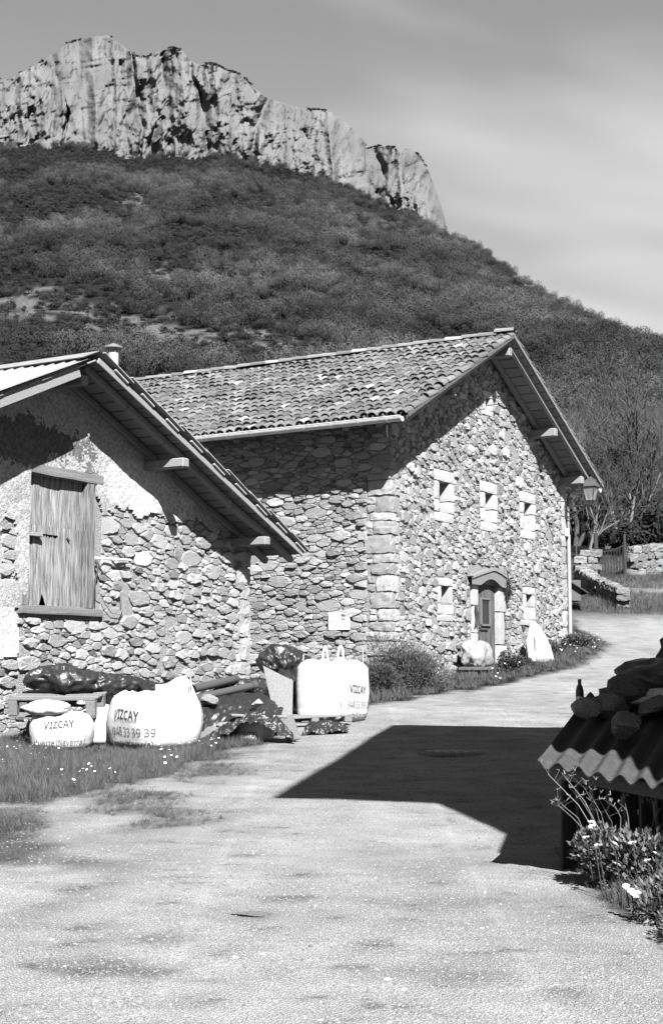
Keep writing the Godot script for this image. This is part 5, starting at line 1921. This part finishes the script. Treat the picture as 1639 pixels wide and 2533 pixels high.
	tag(inst("leaning_board", bd.done(), M.beam, self), "pale board leaning on end beside the tall bag", "board")
	var b2 := MB.new()
	b2.bar(Vector3(-1.35, 0.96, -19.2), Vector3(-0.62, 0.93, -19.45), 0.14, 0.035, grey(0.22))
	tag(inst("flat_board", b2.done(), M.beam, self), "flat board resting over the small bag", "board")
	var b3 := MB.new()
	b3.box(xf(Vector3(-0.56, 0.78, -19.35), Vector3(-0.5, 0.3, 0.2)), Vector3(0.2, 0.36, 0.03), grey(0.2), 0.006)
	tag(inst("broken_slab", b3.done(), M.stone, self), "broken grey slab leaning on the ragged sheeting", "slab")
	var says := ["pale rounded rubble block on the sheeting heap", "flat light rubble stone on the black heap", "grey rubble lump beside the wide bag", "angular rubble stone beside the wide bag", "small pale rubble stone near the ragged sheeting", "blunt grey rubble stone by the small bag"]
	var spots := [[-1.72, 1.14, 20.0, 0.26, 0.3], [-1.02, 1.10, 19.9, 0.2, 0.42], [-1.6, 0.70, 19.35, 0.34, 0.24], [-1.45, 0.8, 19.5, 0.28, 0.34], [-1.36, 0.83, 19.3, 0.17, 0.42], [-1.75, 0.66, 19.2, 0.24, 0.22]]
	for i in 6:
		var q: Array = spots[i]
		var rk := inst("rubble_stone", rock_mesh(Vector3(q[3] * 1.25, q[3] * 0.7, q[3]), q[4], 300 + i, 0.3), M.stone, self)
		rk.position = Vector3(q[0], q[1], -q[2])
		rk.rotation.y = i * 1.3
		tag(rk, says[i], "stone", "rubble stones among the bags")
	# manhole cover in the shaded lane
	var mh := thing("manhole_cover", "round iron manhole cover with a stone rim in the shaded lane", "manhole cover", on_ground(1.5, 18.05, 0.004))
	var rim := MB.new()
	rim.tube([Vector3(0, -0.02, 0), Vector3(0, 0.012, 0)], [0.42, 0.42], 28, grey(0.3))
	inst("rim", rim.done(), M.mortar, mh)
	var lid := MB.new()
	lid.tube([Vector3(0, 0.0, 0), Vector3(0, 0.02, 0)], [0.34, 0.34], 28, grey(0.08))
	for i in 5:
		lid.box(xf(Vector3(-0.24 + i * 0.12, 0.024, 0)), Vector3(0.04, 0.008, 0.4 - 0.1 * absf(i - 2)), grey(0.09))
	inst("lid", lid.done(), M.iron, mh)
	# a flat slab half buried in the lane
	var fs := inst("flat_stone", rock_mesh(Vector3(0.36, 0.05, 0.2), 0.2, 91, 0.3), M.stone, self)
	fs.position = on_ground(-0.5, 8.85, 0.0)
	tag(fs, "flat grey stone set level in the gravel", "stone")


# ---------------------------------------------------------------- what stands by the house door, and on its walls
func house_at(x: float, y: float, z: float) -> Vector3:
	return Transform3D(Basis.from_euler(Vector3(0, TURN, 0)), Vector3(1.144, 0, -28)) * Vector3(x, y, z)

func make_door_things() -> void:
	# street lantern on a scrolled bracket at the far corner
	var l := thing("wall_lantern", "black iron street lantern on a scrolled bracket at the house corner", "lantern", house_at(9.36, 5.66, 0.05), TURN)
	var br := MB.new()
	br.bar(Vector3(0, 0, 0), Vector3(0, 0, 0.74), 0.025, 0.03, grey(0.02))
	br.bar(Vector3(0, -0.3, 0), Vector3(0, 0.1, 0), 0.05, 0.02, grey(0.02), Vector3(0, 0, 1))
	for q in [[0.14, -0.1, 0.09], [0.34, -0.07, 0.06], [0.5, -0.05, 0.04]]:
		var pts := []
		var rr := []
		for i in 15:
			var a := TAU * i / 12.0
			pts.append(Vector3(0, q[1] + sin(a) * q[2] * (1.0 - i * 0.02), q[0] + cos(a) * q[2] * (1.0 - i * 0.02)))
			rr.append(0.011)
		br.tube(pts, rr, 5, grey(0.02))
	br.tube([Vector3(0, -0.28, 0.01), Vector3(0, -0.2, 0.25), Vector3(0, -0.06, 0.55)], [0.012, 0.012, 0.012], 5, grey(0.02))
	inst("bracket", br.done(), M.iron, l)
	var c := Vector3(0, 0, 0.68)
	var cage := MB.new()
	for i in 4:
		var a := PI / 4 + PI / 2 * i
		var d := Vector3(cos(a), 0, sin(a))
		cage.bar(c + d * 0.125 + Vector3.UP * 0.12, c + d * 0.215 + Vector3.UP * 0.47, 0.02, 0.02, grey(0.02))
		var d2 := Vector3(cos(a + PI / 2), 0, sin(a + PI / 2))
		cage.bar(c + d * 0.125 + Vector3.UP * 0.12, c + d2 * 0.125 + Vector3.UP * 0.12, 0.02, 0.02, grey(0.02))
		cage.tube([c + d * 0.03 + Vector3.UP * 0.0, c + d * 0.1 + Vector3.UP * 0.05, c + d * 0.12 + Vector3.UP * 0.12], [0.01, 0.01, 0.01], 5, grey(0.02))
	inst("cage", cage.done(), M.iron, l)
	var cap := MB.new()
	var prof := [[0.26, 0.47], [0.25, 0.5], [0.17, 0.6], [0.15, 0.66], [0.06, 0.71], [0.05, 0.76]]
	for i in prof.size() - 1:
		for k in 4:
			var a0 := PI / 4 + PI / 2 * k
			var a1 := a0 + PI / 2
			var p := func(j: int, a: float) -> Vector3: return c + Vector3(cos(a) * prof[j][0], prof[j][1], sin(a) * prof[j][0])
			cap.quad(p.call(i, a0), p.call(i, a1), p.call(i + 1, a1), p.call(i + 1, a0), grey(0.04), Vector3(cos(a0 + PI / 4), 0.5, sin(a0 + PI / 4)))
	cap.tube([c + Vector3.UP * 0.74, c + Vector3.UP * 0.78, c + Vector3.UP * 0.83], [0.03, 0.045, 0.01], 8, grey(0.04))
	inst("cap", cap.done(), M.iron, l)
	var gl := MB.new()
	for k in 4:
		var a0 := PI / 4 + PI / 2 * k
		var a1 := a0 + PI / 2
		gl.quad(c + Vector3(cos(a0) * 0.12, 0.13, sin(a0) * 0.12), c + Vector3(cos(a1) * 0.12, 0.13, sin(a1) * 0.12), c + Vector3(cos(a1) * 0.208, 0.46, sin(a1) * 0.208), c + Vector3(cos(a0) * 0.208, 0.46, sin(a0) * 0.208), grey(1.0), Vector3(cos(a0 + PI / 4), 0, sin(a0 + PI / 4)))
	inst("glass", gl.done(), M.glass, l)
	# enamel plate on the long wall
	var sg := thing("wall_plate", "white sign plate with a round emblem fixed to the long wall", "sign", house_at(-0.05, 2.34, -1.11), TURN - PI / 2)
	var pl := MB.new()
	pl.box(xf(Vector3(0, 0.17, 0.02)), Vector3(0.49, 0.345, 0.03), grey(0.4), 0.004)
	inst("plate", pl.done(), M.print, sg)
	var em := MB.new()
	em.tube([Vector3(0.1, 0.235, 0.034), Vector3(0.1, 0.235, 0.038)], [0.05, 0.05], 24, grey(0.09))
	em.tube([Vector3(0.1, 0.235, 0.036), Vector3(0.1, 0.235, 0.0405)], [0.03, 0.03], 16, grey(0.2))
	inst("emblem", em.done(), M.print, sg)
	for i in 3:
		var ln := MB.new()
		for k in 14:
			ln.box(xf(Vector3(-0.115 + k * 0.021, 0.145 - i * 0.05, 0.036)), Vector3(R.randf_range(0.008, 0.017), 0.012, 0.002), grey(0.22))
		inst("text_line", ln.done(), M.print, sg)
	var mk := MB.new()
	mk.tube([Vector3(-0.19, 0.155, 0.034), Vector3(-0.185, 0.175, 0.05)], [0.014, 0.01], 6, grey(0.02))
	inst("screw", mk.done(), M.iron, sg)
	# bench with a film-wrapped cushion pile, and a draped chair
	var bn := thing("bench", "low stone bench left of the doorway", "bench", house_at(3.1, 1.30, 0.42), TURN)
	var bs := MB.new()
	rough_block(bs, xf(Vector3(0, 0.27, 0)), Vector3(0.95, 0.07, 0.4), 0.2, 0.008)
	inst("seat", bs.done(), M.stone, bn)
	for x in [-0.36, 0.36]:
		var bl := MB.new()
		rough_block(bl, xf(Vector3(x, 0.1, 0)), Vector3(0.16, 0.28, 0.34), 0.12, 0.01)
		inst("leg", bl.done(), M.stone, bn)
	var wrap := MB.new()
	wrap.grid(46, 24, func(a: float, b: float) -> Vector3:
		var al := TAU * a
		var be := PI * (b - 0.5)
		var d := Vector3(cos(al) * cos(be), sin(be), -sin(al) * cos(be))
		var q := Vector3(signf(d.x) * pow(absf(d.x), 0.8), signf(d.y) * pow(absf(d.y), 0.75), signf(d.z) * pow(absf(d.z), 0.8))
		var k := 1.0 + 0.3 * N1.get_noise_3d(q.x * 40.0, q.y * 40.0, q.z * 40.0) + 0.1 * absf(N1.get_noise_3d(q.x * 130.0, q.y * 120.0, q.z * 130.0))
		return q * k * Vector3(0.5, 0.29, 0.24), func(_a, _b): return grey(0.15))
	var wr := inst("wrapped_bundle", wrap.done(), M.film, self)
	wr.position = house_at(3.12, 1.86, 0.42)
	wr.rotation.y = TURN
	tag(wr, "plump bundle in clear crinkled film on the stone bench", "bundle")
	var dr := MB.new()
	dr.grid(60, 26, func(a: float, v: float) -> Vector3:
		var al := TAU * a
		var fall := 1.0 - v
		var r := 0.03 + 0.47 * pow(fall, 0.58) * (1.0 + 0.05 * sin(al * 6.0 + 2.0 * v) * fall) + 0.1 * N1.get_noise_3d(cos(al) * 50.0, v * 60.0, sin(al) * 50.0)
		var lean := 0.2 * v
		var low := 0.10 * N1.get_noise_2d(a * 160.0, 8.0) * fall
		return Vector3(sin(al) * r * 1.0 - lean + 0.08 * fall * fall, 0.9 * v + low * 0.6 + 0.04 + 0.06 * sin(al) * fall, cos(al) * r * 0.62), func(_a, _b): return grey(0.24))
	var ds := inst("draped_chair", dr.done(), M.bag, self)
	ds.position = house_at(6.35, 1.68, 0.5)
	ds.rotation.y = TURN
	tag(ds, "pointed white plastic cover draped over a chair by the door", "cover")
	var hg := MB.new()
	hg.grid(10, 14, func(a: float, b: float) -> Vector3: return Vector3((a - 0.5) * (0.06 + 0.1 * (1.0 - b)) + 0.03 * sin(b * 5.0), b * 0.44, 0.05 + 0.03 * sin(a * 9.0)), func(_a, _b): return grey(0.03))
	var ho := inst("hanging_cloth", hg.done(), M.cloth, self)
	ho.position = house_at(3.86, 2.5, 0.03)
	ho.rotation.y = TURN
	tag(ho, "dark rag hanging on the left door jamb", "cloth")


# ---------------------------------------------------------------- the gate, walls and bank up the lane
func dry_wall(called: String, label: String, pts: Array, hgt: float, size: float, tone := 0.3) -> void:
	var w := thing(called, label, "wall", on_ground(pts[0].x, pts[0].y))
	var o := w.position
	for i in pts.size() - 1:
		var a: Vector2 = pts[i]
		var b: Vector2 = pts[i + 1]
		var n := int(a.distance_to(b) / size) + 1
		var rows := int(hgt / (size * 0.62)) + 1
		for k in n:
			for j in rows:
				var p := a.lerp(b, (k + 0.5 + 0.5 * (j % 2)) / n)
				var bm := MB.new()
				rough_block(bm, Transform3D.IDENTITY, Vector3(size * R.randf_range(0.8, 1.25), size * R.randf_range(0.5, 0.68), 0.45), tone * R.randf_range(0.6, 1.25), 0.05)
				var st := inst("stone", bm.done(), M.stone, w)
				st.position = on_ground(p.x, p.y, size * 0.3 + j * size * 0.6) - o
				st.rotation = Vector3(R.randf_range(-0.12, 0.12), atan2(b.y - a.y, b.x - a.x) + R.randf_range(-0.25, 0.25) + (PI if R.randf() < 0.5 else 0.0), R.randf_range(-0.1, 0.1))

func make_upper_lane() -> void:
	dry_wall("stone_pillar_wall", "short pale stone wall left of the iron gate", [Vector2(9.5, 55.2), Vector2(10.25, 55.2)], 0.95, 0.46)
	dry_wall("boundary_wall", "long low pale stone wall right of the iron gate", [Vector2(11.5, 55.4), Vector2(13.4, 57.0), Vector2(15.6, 58.5)], 0.95, 0.5)
	dry_wall("ruined_wall", "tumbled stone wall end running down from the gate", [Vector2(9.4, 54.0), Vector2(9.35, 50.5), Vector2(9.7, 47.4)], 0.5, 0.36)
	var g := thing("iron_gate", "black iron bar gate between the pale stone walls", "gate", on_ground(10.3, 55.3))
	for q in [[0.0, 1.75, 0.075], [1.12, 1.7, 0.05]]:
		var ps := MB.new()
		ps.bar(Vector3(q[0], -0.2, 0), Vector3(q[0], q[1], 0), q[2] * 2, q[2] * 2, grey(0.015))
		inst("post", ps.done(), M.iron, g)
	for i in 9:
		var f := i / 8.0
		var bb := MB.new()
		bb.tube([Vector3(0.12 + f * 0.92, 0.05, 0), Vector3(0.12 + f * 0.92, 1.0 + 0.25 * f * f, 0)], [0.02, 0.02], 5, grey(0.015))
		inst("bar", bb.done(), M.iron, g)
	var rl := MB.new()
	rl.bar(Vector3(0.08, 0.1, 0), Vector3(1.08, 0.1, 0), 0.03, 0.04, grey(0.015))
	for i in 8:
		var f := i / 8.0
		var f2 := (i + 1) / 8.0
		rl.bar(Vector3(0.12 + f * 0.92, 1.0 + 0.25 * f * f, 0), Vector3(0.12 + f2 * 0.92, 1.0 + 0.25 * f2 * f2, 0), 0.03, 0.04, grey(0.015))
	inst("rail", rl.done(), M.iron, g)
	# fence post by the wall
	for q in [[9.55, 55.4, 1.9, "thin dark fence post left of the gate"], [7.9, 55.6, 1.8, "thin dark fence post beside the house corner"]]:
		var fp := MB.new()
		var at := on_ground(q[0], q[1])
		fp.bar(at + Vector3(0, -0.2, 0), at + Vector3(0, q[2], 0), 0.05, 0.05, grey(0.03))
		tag(inst("fence_post", fp.done(), M.iron, self), q[3], "post", "fence posts by the upper wall")
	# a small tile-roofed hutch beyond the house
	var hu := thing("hutch", "small dark lean-to with a sloping plank roof behind the house", "shed", on_ground(7.7, 46.8, 0.45))
	hu.scale = Vector3.ONE * 0.75
	var wl := MB.new()
	wl.box(xf(Vector3(0, 0.25, 0)), Vector3(1.1, 0.9, 1.2), grey(0.12), 0.01)
	inst("wall", wl.done(), M.beam, hu)
	for i in 5:
		var rp := MB.new()
		rp.bar(Vector3(-0.75, 1.15, -0.6 + i * 0.32), Vector3(0.85, 0.12, -0.6 + i * 0.32), 0.3, 0.05, grey(0.07), Vector3.UP, 0.006)
		inst("plank", rp.done(), M.beam, hu)
	# bare trees that stand out one by one round the gate
	var spots := [[10.9, 60.0, 0.95, 401, "pale forked bare tree just behind the iron gate"], [9.4, 63.0, 1.0, 402, "slender bare tree behind the short stone wall"], [13.6, 66.0, 1.25, 403, "wide bare tree behind the long stone wall"], [15.2, 72.0, 1.5, 404, "tall bare tree above the grassy bank"], [8.6, 70.0, 1.3, 405, "bare tree rising beside the house eave"], [12.2, 76.0, 1.5, 406, "tall many branched bare tree uphill of the gate"]]
	for q in spots:
		var t := thing("bare_tree", q[4], "tree", Vector3(q[0], hill_y(q[0] / q[1], q[1]) if q[1] > 64 else gy(q[0], q[1]), -q[1]), q[3] * 1.0, "bare trees round the gate")
		var m := bare_tree(q[3])
		t.scale = Vector3.ONE * q[2]
		inst("trunk", tinted(m[0][0], 0.15), M.twig, t)
		inst("crown", tinted(m[1][0], 0.06), M.twig, t)
	# dark bushes behind the gate
	var bush := [crown_mesh(900, 0.02, 0.05, 0.3, 611, 0.8), crown_mesh(900, 0.02, 0.05, 0.3, 612, 0.8)]
	var bs := [[13.2, 62.5, 2.6, "rounded dark bush just behind the long stone wall"], [14.2, 63.0, 3.2, "big dark bush beside the rounded one behind the wall"], [9.0, 59.5, 1.8, "small dark bush behind the short stone wall"], [16.0, 66.0, 3.6, "broad dark bush at the end of the long wall"], [14.8, 68.0, 3.4, "tall dark bush above the broad one by the wall"], [9.9, 68.0, 3.2, "dark bush in the shade behind the short wall"]]
	for i in bs.size():
		var q: Array = bs[i]
		var o := inst("evergreen_bush", tinted(bush[i % 2], 0.02), M.leaf, self)
		o.position = on_ground(q[0], q[1], -0.15)
		o.scale = Vector3.ONE * q[2]
		tag(o, q[3], "bush", "evergreen bushes by the upper wall")

func tinted(m: ArrayMesh, tone: float) -> ArrayMesh:
	var a := m.surface_get_arrays(0)
	var c := PackedColorArray()
	c.resize(a[Mesh.ARRAY_VERTEX].size())
	c.fill(grey(tone))
	a[Mesh.ARRAY_COLOR] = c
	var o := ArrayMesh.new()
	o.add_surface_from_arrays(Mesh.PRIMITIVE_TRIANGLES, a)
	return o


# ---------------------------------------------------------------- grass, flowers, shrubs
func tuft(blades: int, hgt: float, lean: float, wide: float, seed_: int) -> ArrayMesh:
	var r := RandomNumberGenerator.new()
	r.seed = seed_
	var mb := MB.new()
	for i in blades:
		var a := r.randf() * TAU
		var o := Vector3(cos(a), 0, sin(a)) * r.randf() * 0.06
		var d := Vector3(cos(a), 0, sin(a)) * lean * r.randf_range(0.3, 1.3)
		var h := hgt * r.randf_range(0.5, 1.15)
		var s := Vector3(-sin(a + 1.2), 0, cos(a + 1.2)) * wide
		var m := o + d * 0.35 * h + Vector3.UP * h * 0.6
		var tip := o + d * h + Vector3.UP * h
		var n := (d * -0.5 + Vector3.UP).normalized()
		mb.quad(o - s, o + s, m + s * 0.8, m - s * 0.8, Color.WHITE, n)
		mb.tri(m - s * 0.8, m + s * 0.8, tip, Color.WHITE, n)
	return mb.done()

func leafy_shrub(called: String, label: String, at: Vector3, size: Vector3, leaves: int, leaf: Vector2, tone: Vector2, upright: float, seed_: int, group := "", lobes := 7) -> Node3D:
	var r := RandomNumberGenerator.new()
	r.seed = seed_
	var s := thing(called, label, "plant", at, 0.0, group)
	var centres := []
	for i in lobes:
		var a := r.randf() * TAU
		centres.append([Vector3(cos(a) * r.randf() * 0.6, r.randf_range(0.15, 0.62), sin(a) * r.randf() * 0.6), r.randf_range(0.3, 0.5)])
	var mb := MB.new()
	for i in leaves:
		var q: Array = centres[r.randi() % lobes]
		var d := Vector3(r.randf_range(-1, 1), r.randf_range(-0.7, 1), r.randf_range(-1, 1)).normalized()
		var p: Vector3 = (q[0] + d * q[1] * pow(r.randf(), 0.45))
		p.y = maxf(p.y, 0.01)
		p = Vector3(p.x * size.x * 0.55, p.y * size.y, p.z * size.z * 0.55)
		var dir := (d + Vector3.UP * upright + Vector3(r.randf_range(-0.5, 0.5), r.randf_range(-0.5, 0.5), r.randf_range(-0.5, 0.5))).normalized()
		var side := dir.cross(Vector3(r.randf_range(-1, 1), r.randf_range(-1, 1), r.randf_range(-1, 1))).normalized() * leaf.x * r.randf_range(0.6, 1.3)
		var l := leaf.y * r.randf_range(0.6, 1.4)
		var col := grey(r.randf_range(tone.x, tone.y))
		var m := p + dir * l * 0.45
		mb.tri(p, m + side, m - side, col)
		mb.tri(m + side, m - side, p + dir * l, col)
	inst("foliage", mb.done(), M.leaf, s)
	var st := MB.new()
	for i in 9:
		var q: Array = centres[i % lobes]
		st.tube([Vector3(r.randf_range(-0.05, 0.05), -0.05, r.randf_range(-0.05, 0.05)), Vector3(q[0].x * size.x * 0.4, q[0].y * size.y * 0.8, q[0].z * size.z * 0.4)], [0.012, 0.005], 4, grey(0.06), false)
	inst("stem", st.done(), M.twig, s)
	return s

func make_plants() -> void:
	# grass of the verges; the meadow corner by the bags is the tallest
	var kinds := [tuft(12, 0.2, 0.5, 0.0035, 5), tuft(14, 0.13, 0.8, 0.003, 6), tuft(10, 0.28, 0.4, 0.0035, 7)]
	var where := [[], [], []]
	var cols := [[], [], []]
	var put := func(x: float, z: float, s: float, k: int, tone: float) -> void:
		where[k].append(Transform3D(Basis.from_euler(Vector3(0, R.randf() * TAU, 0)).scaled_local(Vector3(s, s * R.randf_range(0.8, 1.2), s)), on_ground(x, z, -0.01)))
		cols[k].append(grey(tone))
	for zone in [[-6.5, -0.6, 12.2, 21.5, 26000, 1.0], [-0.8, 7.6, 24.2, 45.0, 15000, 0.9], [1.5, 4.5, 6.2, 11.6, 9000, 0.8], [-5.5, -0.8, 8.0, 18.0, 22000, 0.4], [4.0, 17.5, 45.5, 64.0, 22000, 1.1]]:
		for i in zone[4]:
			var x := R.randf_range(zone[0], zone[1])
			var z := R.randf_range(zone[2], zone[3])
			if absf(x) > 0.26 * z + 0.6:
				continue
			var g := grass_at(x, z)
			if R.randf() > g or g < 0.15:
				continue
			var hgt: float = lerpf(0.35, 1.0, g) * (0.75 + 0.5 * N1.get_noise_2d(x * 30.0, z * 30.0)) * zone[5] * (0.62 if z > 17.2 and z < 21.5 else 1.0)
			put.call(x, z, hgt, R.randi() % 3 if g > 0.6 else 1, R.randf_range(0.04, 0.12))
	var says := ["grass of middling height on the verges and bank", "short matted grass on the verges and bank", "long meadow grass by the bags and bank"]
	for k in 3:
		tag(many("grass", kinds[k], M.leaf, where[k], cols[k], self), says[k], "grass")
	# daisies in the grass before the bags
	var dm := MB.new()
	for i in 8:
		var a := TAU * i / 8.0
		var d := Vector3(cos(a), 0.25, sin(a))
		var s := Vector3(-sin(a), 0, cos(a)) * 0.3
		dm.tri(Vector3.ZERO, d * 0.7 + s, d * 0.7 - s, Color.WHITE, Vector3.UP)
		dm.tri(d * 0.7 + s, d * 0.7 - s, d, Color.WHITE, Vector3.UP)
	var dw := []
	var dc := []
	for i in 520:
		var x := R.randf_range(-4.6, -0.9)
		var z := R.randf_range(13.6, 18.4)
		if grass_at(x, z) < 0.55 or N1.get_noise_2d(x * 28.0 + 5.0, z * 28.0) < 0.02:
			continue
		var s := R.randf_range(0.011, 0.02)
		dw.append(Transform3D(Basis.from_euler(Vector3(R.randf_range(0.0, 0.7), R.randf() * TAU, 0)).scaled_local(Vector3.ONE * s), on_ground(x, z, R.randf_range(0.1, 0.2))))
		dc.append(grey(0.6))
	for i in 160:
		var x := R.randf_range(3.0, 7.0)
		var z := R.randf_range(28.0, 38.0)
		if grass_at(x, z) < 0.5:
			continue
		dw.append(Transform3D(Basis.from_euler(Vector3(0.5, R.randf() * TAU, 0)).scaled_local(Vector3.ONE * 0.02), on_ground(x, z, R.randf_range(0.1, 0.25))))
		dc.append(grey(0.6))
	tag(many("daisies", dm.done(), M.petal, dw, dc, self), "tiny white daisies scattered through the grass", "flowers")
	# shrubs along the house
	leafy_shrub("lavender_bush", "big grey green lavender bush at the house corner", on_ground(1.62, 27.55), Vector3(1.8, 1.05, 1.1), 12000, Vector2(0.007, 0.07), Vector2(0.035, 0.11), 0.6, 61, "", 10)
	leafy_shrub("lavender_bush", "lower lavender clump sprawling toward the lane corner", on_ground(0.95, 26.9), Vector3(1.3, 0.65, 0.9), 7000, Vector2(0.007, 0.07), Vector2(0.03, 0.1), 0.6, 62, "", 9)
	leafy_shrub("doorside_plant", "round leafy plant in front of the stone bench", house_at(3.75, 1.48, 0.95), Vector3(0.6, 0.5, 0.5), 1500, Vector2(0.025, 0.06), Vector2(0.03, 0.1), 0.3, 63, "low plants along the house front")
	leafy_shrub("doorside_plant", "low dark plant at the foot of the doorstep", house_at(4.75, 1.5, 0.75), Vector3(0.75, 0.3, 0.4), 1100, Vector2(0.02, 0.06), Vector2(0.03, 0.08), 0.3, 64, "low plants along the house front")
	leafy_shrub("doorside_plant", "leafy plant between the draped cover and the downpipe", house_at(7.6, 1.78, 0.35), Vector3(1.2, 0.55, 0.5), 2000, Vector2(0.025, 0.06), Vector2(0.03, 0.1), 0.3, 65, "low plants along the house front")
	leafy_shrub("doorside_plant", "flowering plant spreading round the foot of the downpipe", house_at(9.1, 1.95, 0.4), Vector3(1.3, 0.5, 0.7), 2000, Vector2(0.022, 0.06), Vector2(0.03, 0.12), 0.3, 66, "low plants along the house front")
	var dry := leafy_shrub("dried_bunch", "dark dried herb bunch hanging beside the door lintel", house_at(5.5, 3.2, 0.1), Vector3(0.26, 0.7, 0.2), 500, Vector2(0.006, 0.12), Vector2(0.015, 0.04), -0.6, 67)
	# broad leaved flowering clump before the store
	leafy_shrub("flowering_clump", "leafy clump with white flower heads in front of the store", on_ground(2.0, 9.7), Vector3(1.0, 0.52, 0.85), 6400, Vector2(0.015, 0.05), Vector2(0.03, 0.2), 0.45, 71, "", 9)
	leafy_shrub("weed_clump", "taller weedy clump right of the flowering one", on_ground(2.45, 9.5), Vector3(0.85, 0.66, 0.85), 5600, Vector2(0.012, 0.052), Vector2(0.03, 0.18), 0.8, 72, "", 9)
	leafy_shrub("weed_clump", "low weeds spreading toward the gravel", on_ground(2.1, 8.75), Vector3(0.75, 0.3, 0.9), 4200, Vector2(0.008, 0.05), Vector2(0.03, 0.16), 0.5, 73, "", 8)
	leafy_shrub("weed_clump", "short ragged weeds at the gravel edge below the others", on_ground(1.98, 8.0), Vector3(0.5, 0.18, 0.7), 2200, Vector2(0.007, 0.045), Vector2(0.03, 0.16), 0.5, 74, "", 8)
	# white flower heads, each on its stalk
	var fr := RandomNumberGenerator.new()
	fr.seed = 5
	var head := MB.new()
	for i in 26:
		var a := TAU * i / 26.0 + fr.randf_range(-0.1, 0.1)
		var lift := fr.randf_range(0.1, 0.7)
		var d := Vector3(cos(a), lift, sin(a)).normalized()
		var s := Vector3(-sin(a), 0, cos(a)) * 0.18
		head.tri(Vector3.ZERO, d * 0.65 + s, d * 0.65 - s, grey(0.4), Vector3.UP)
		head.tri(d * 0.65 + s, d * 0.65 - s, d, grey(0.4), Vector3.UP)
	var hm := head.done()
	var fl := [[1.72, 0.57, 9.60], [1.72, 0.55, 9.55], [1.78, 0.57, 9.60], [1.86, 0.53, 9.60], [1.66, 0.49, 9.45], [1.69, 0.44, 9.30], [1.72, 0.45, 9.35], [1.82, 0.46, 9.35], [1.95, 0.46, 9.40], [2.05, 0.42, 9.20], [1.98, 0.39, 9.10], [1.76, 0.29, 8.70], [1.78, 0.27, 8.65], [1.80, 0.26, 8.60], [1.94, 0.23, 8.40]]
	for i in fl.size():
		var q: Array = fl[i]
		var f := thing("white_flower", "white daisy-like flower head among the clump's leaves", "flower", Vector3(q[0], q[1], -q[2]), 0.0, "white flowers before the store")
		var ho := inst("petals", hm, M.petal, f)
		ho.scale = Vector3.ONE * fr.randf_range(0.024, 0.034)
		ho.rotation = Vector3(fr.randf_range(0.2, 0.7), fr.randf() * TAU, 0)
		var sm := MB.new()
		sm.tube([Vector3.ZERO, Vector3(0.02, -0.15, 0.0), Vector3(0.05, -0.32, -0.03)], [0.004, 0.004, 0.004], 4, grey(0.06), false)
		inst("stalk", sm.done(), M.twig, f)
	# dead fennel stalks leaning out over the shaded lane
	var dead := [[Vector3(1.81, 0.42, -9.7), Vector3(1.44, 0.89, -9.6), 0.0035], [Vector3(1.82, 0.45, -9.7), Vector3(1.53, 0.90, -9.6), 0.003], [Vector3(1.74, 0.46, -9.7), Vector3(1.50, 0.69, -9.6), 0.0025], [Vector3(1.71, 0.45, -9.7), Vector3(1.53, 0.69, -9.6), 0.0025], [Vector3(1.85, 0.42, -9.7), Vector3(1.71, 0.77, -9.6), 0.0025], [Vector3(1.93, 0.47, -9.7), Vector3(1.88, 0.68, -9.6), 0.0035], [Vector3(1.99, 0.47, -9.7), Vector3(1.95, 0.68, -9.6), 0.0045], [Vector3(2.12, 0.46, -9.7), Vector3(2.18, 0.67, -9.6), 0.0025], [Vector3(1.79, 0.42, -9.7), Vector3(1.64, 0.75, -9.6), 0.002], [Vector3(2.18, 0.47, -9.7), Vector3(2.13, 0.69, -9.6), 0.0025], [Vector3(1.83, 0.43, -9.7), Vector3(1.67, 0.82, -9.6), 0.002], [Vector3(1.88, 0.42, -9.7), Vector3(1.81, 0.66, -9.6), 0.002]]
	for i in dead.size():
		var q: Array = dead[i]
		var a: Vector3 = q[0]
		var b: Vector3 = q[1]
		var mid: Vector3 = a.lerp(b, 0.5) + Vector3(fr.randf_range(-0.03, 0.03), 0.03, 0)
		var o := thing("dead_stalk", "thin pale dead stalk rising from the clump by the store", "stalk", a, 0.0, "dead stalks before the store")
		var sm := MB.new()
		sm.tube([Vector3.ZERO, mid - a, b - a], [q[2], q[2] * 0.85, q[2] * 0.6], 5, grey(0.24), false)
		for k in 4:
			var f := fr.randf_range(0.45, 1.0)
			var p: Vector3 = (mid - a).lerp(b - a, f)
			var e := p + Vector3(fr.randf_range(-0.12, 0.12), fr.randf_range(0.02, 0.1), fr.randf_range(-0.06, 0.06))
			sm.tube([p, e], [q[2] * 0.35, q[2] * 0.2], 4, grey(0.16), false)
			for m in 3:
				sm.tube([e, e + Vector3(fr.randf_range(-0.025, 0.025), fr.randf_range(0.0, 0.03), fr.randf_range(-0.02, 0.02))], [0.0015, 0.0015], 3, grey(0.3), false)
		inst("stem", sm.done(), M.twig, o)
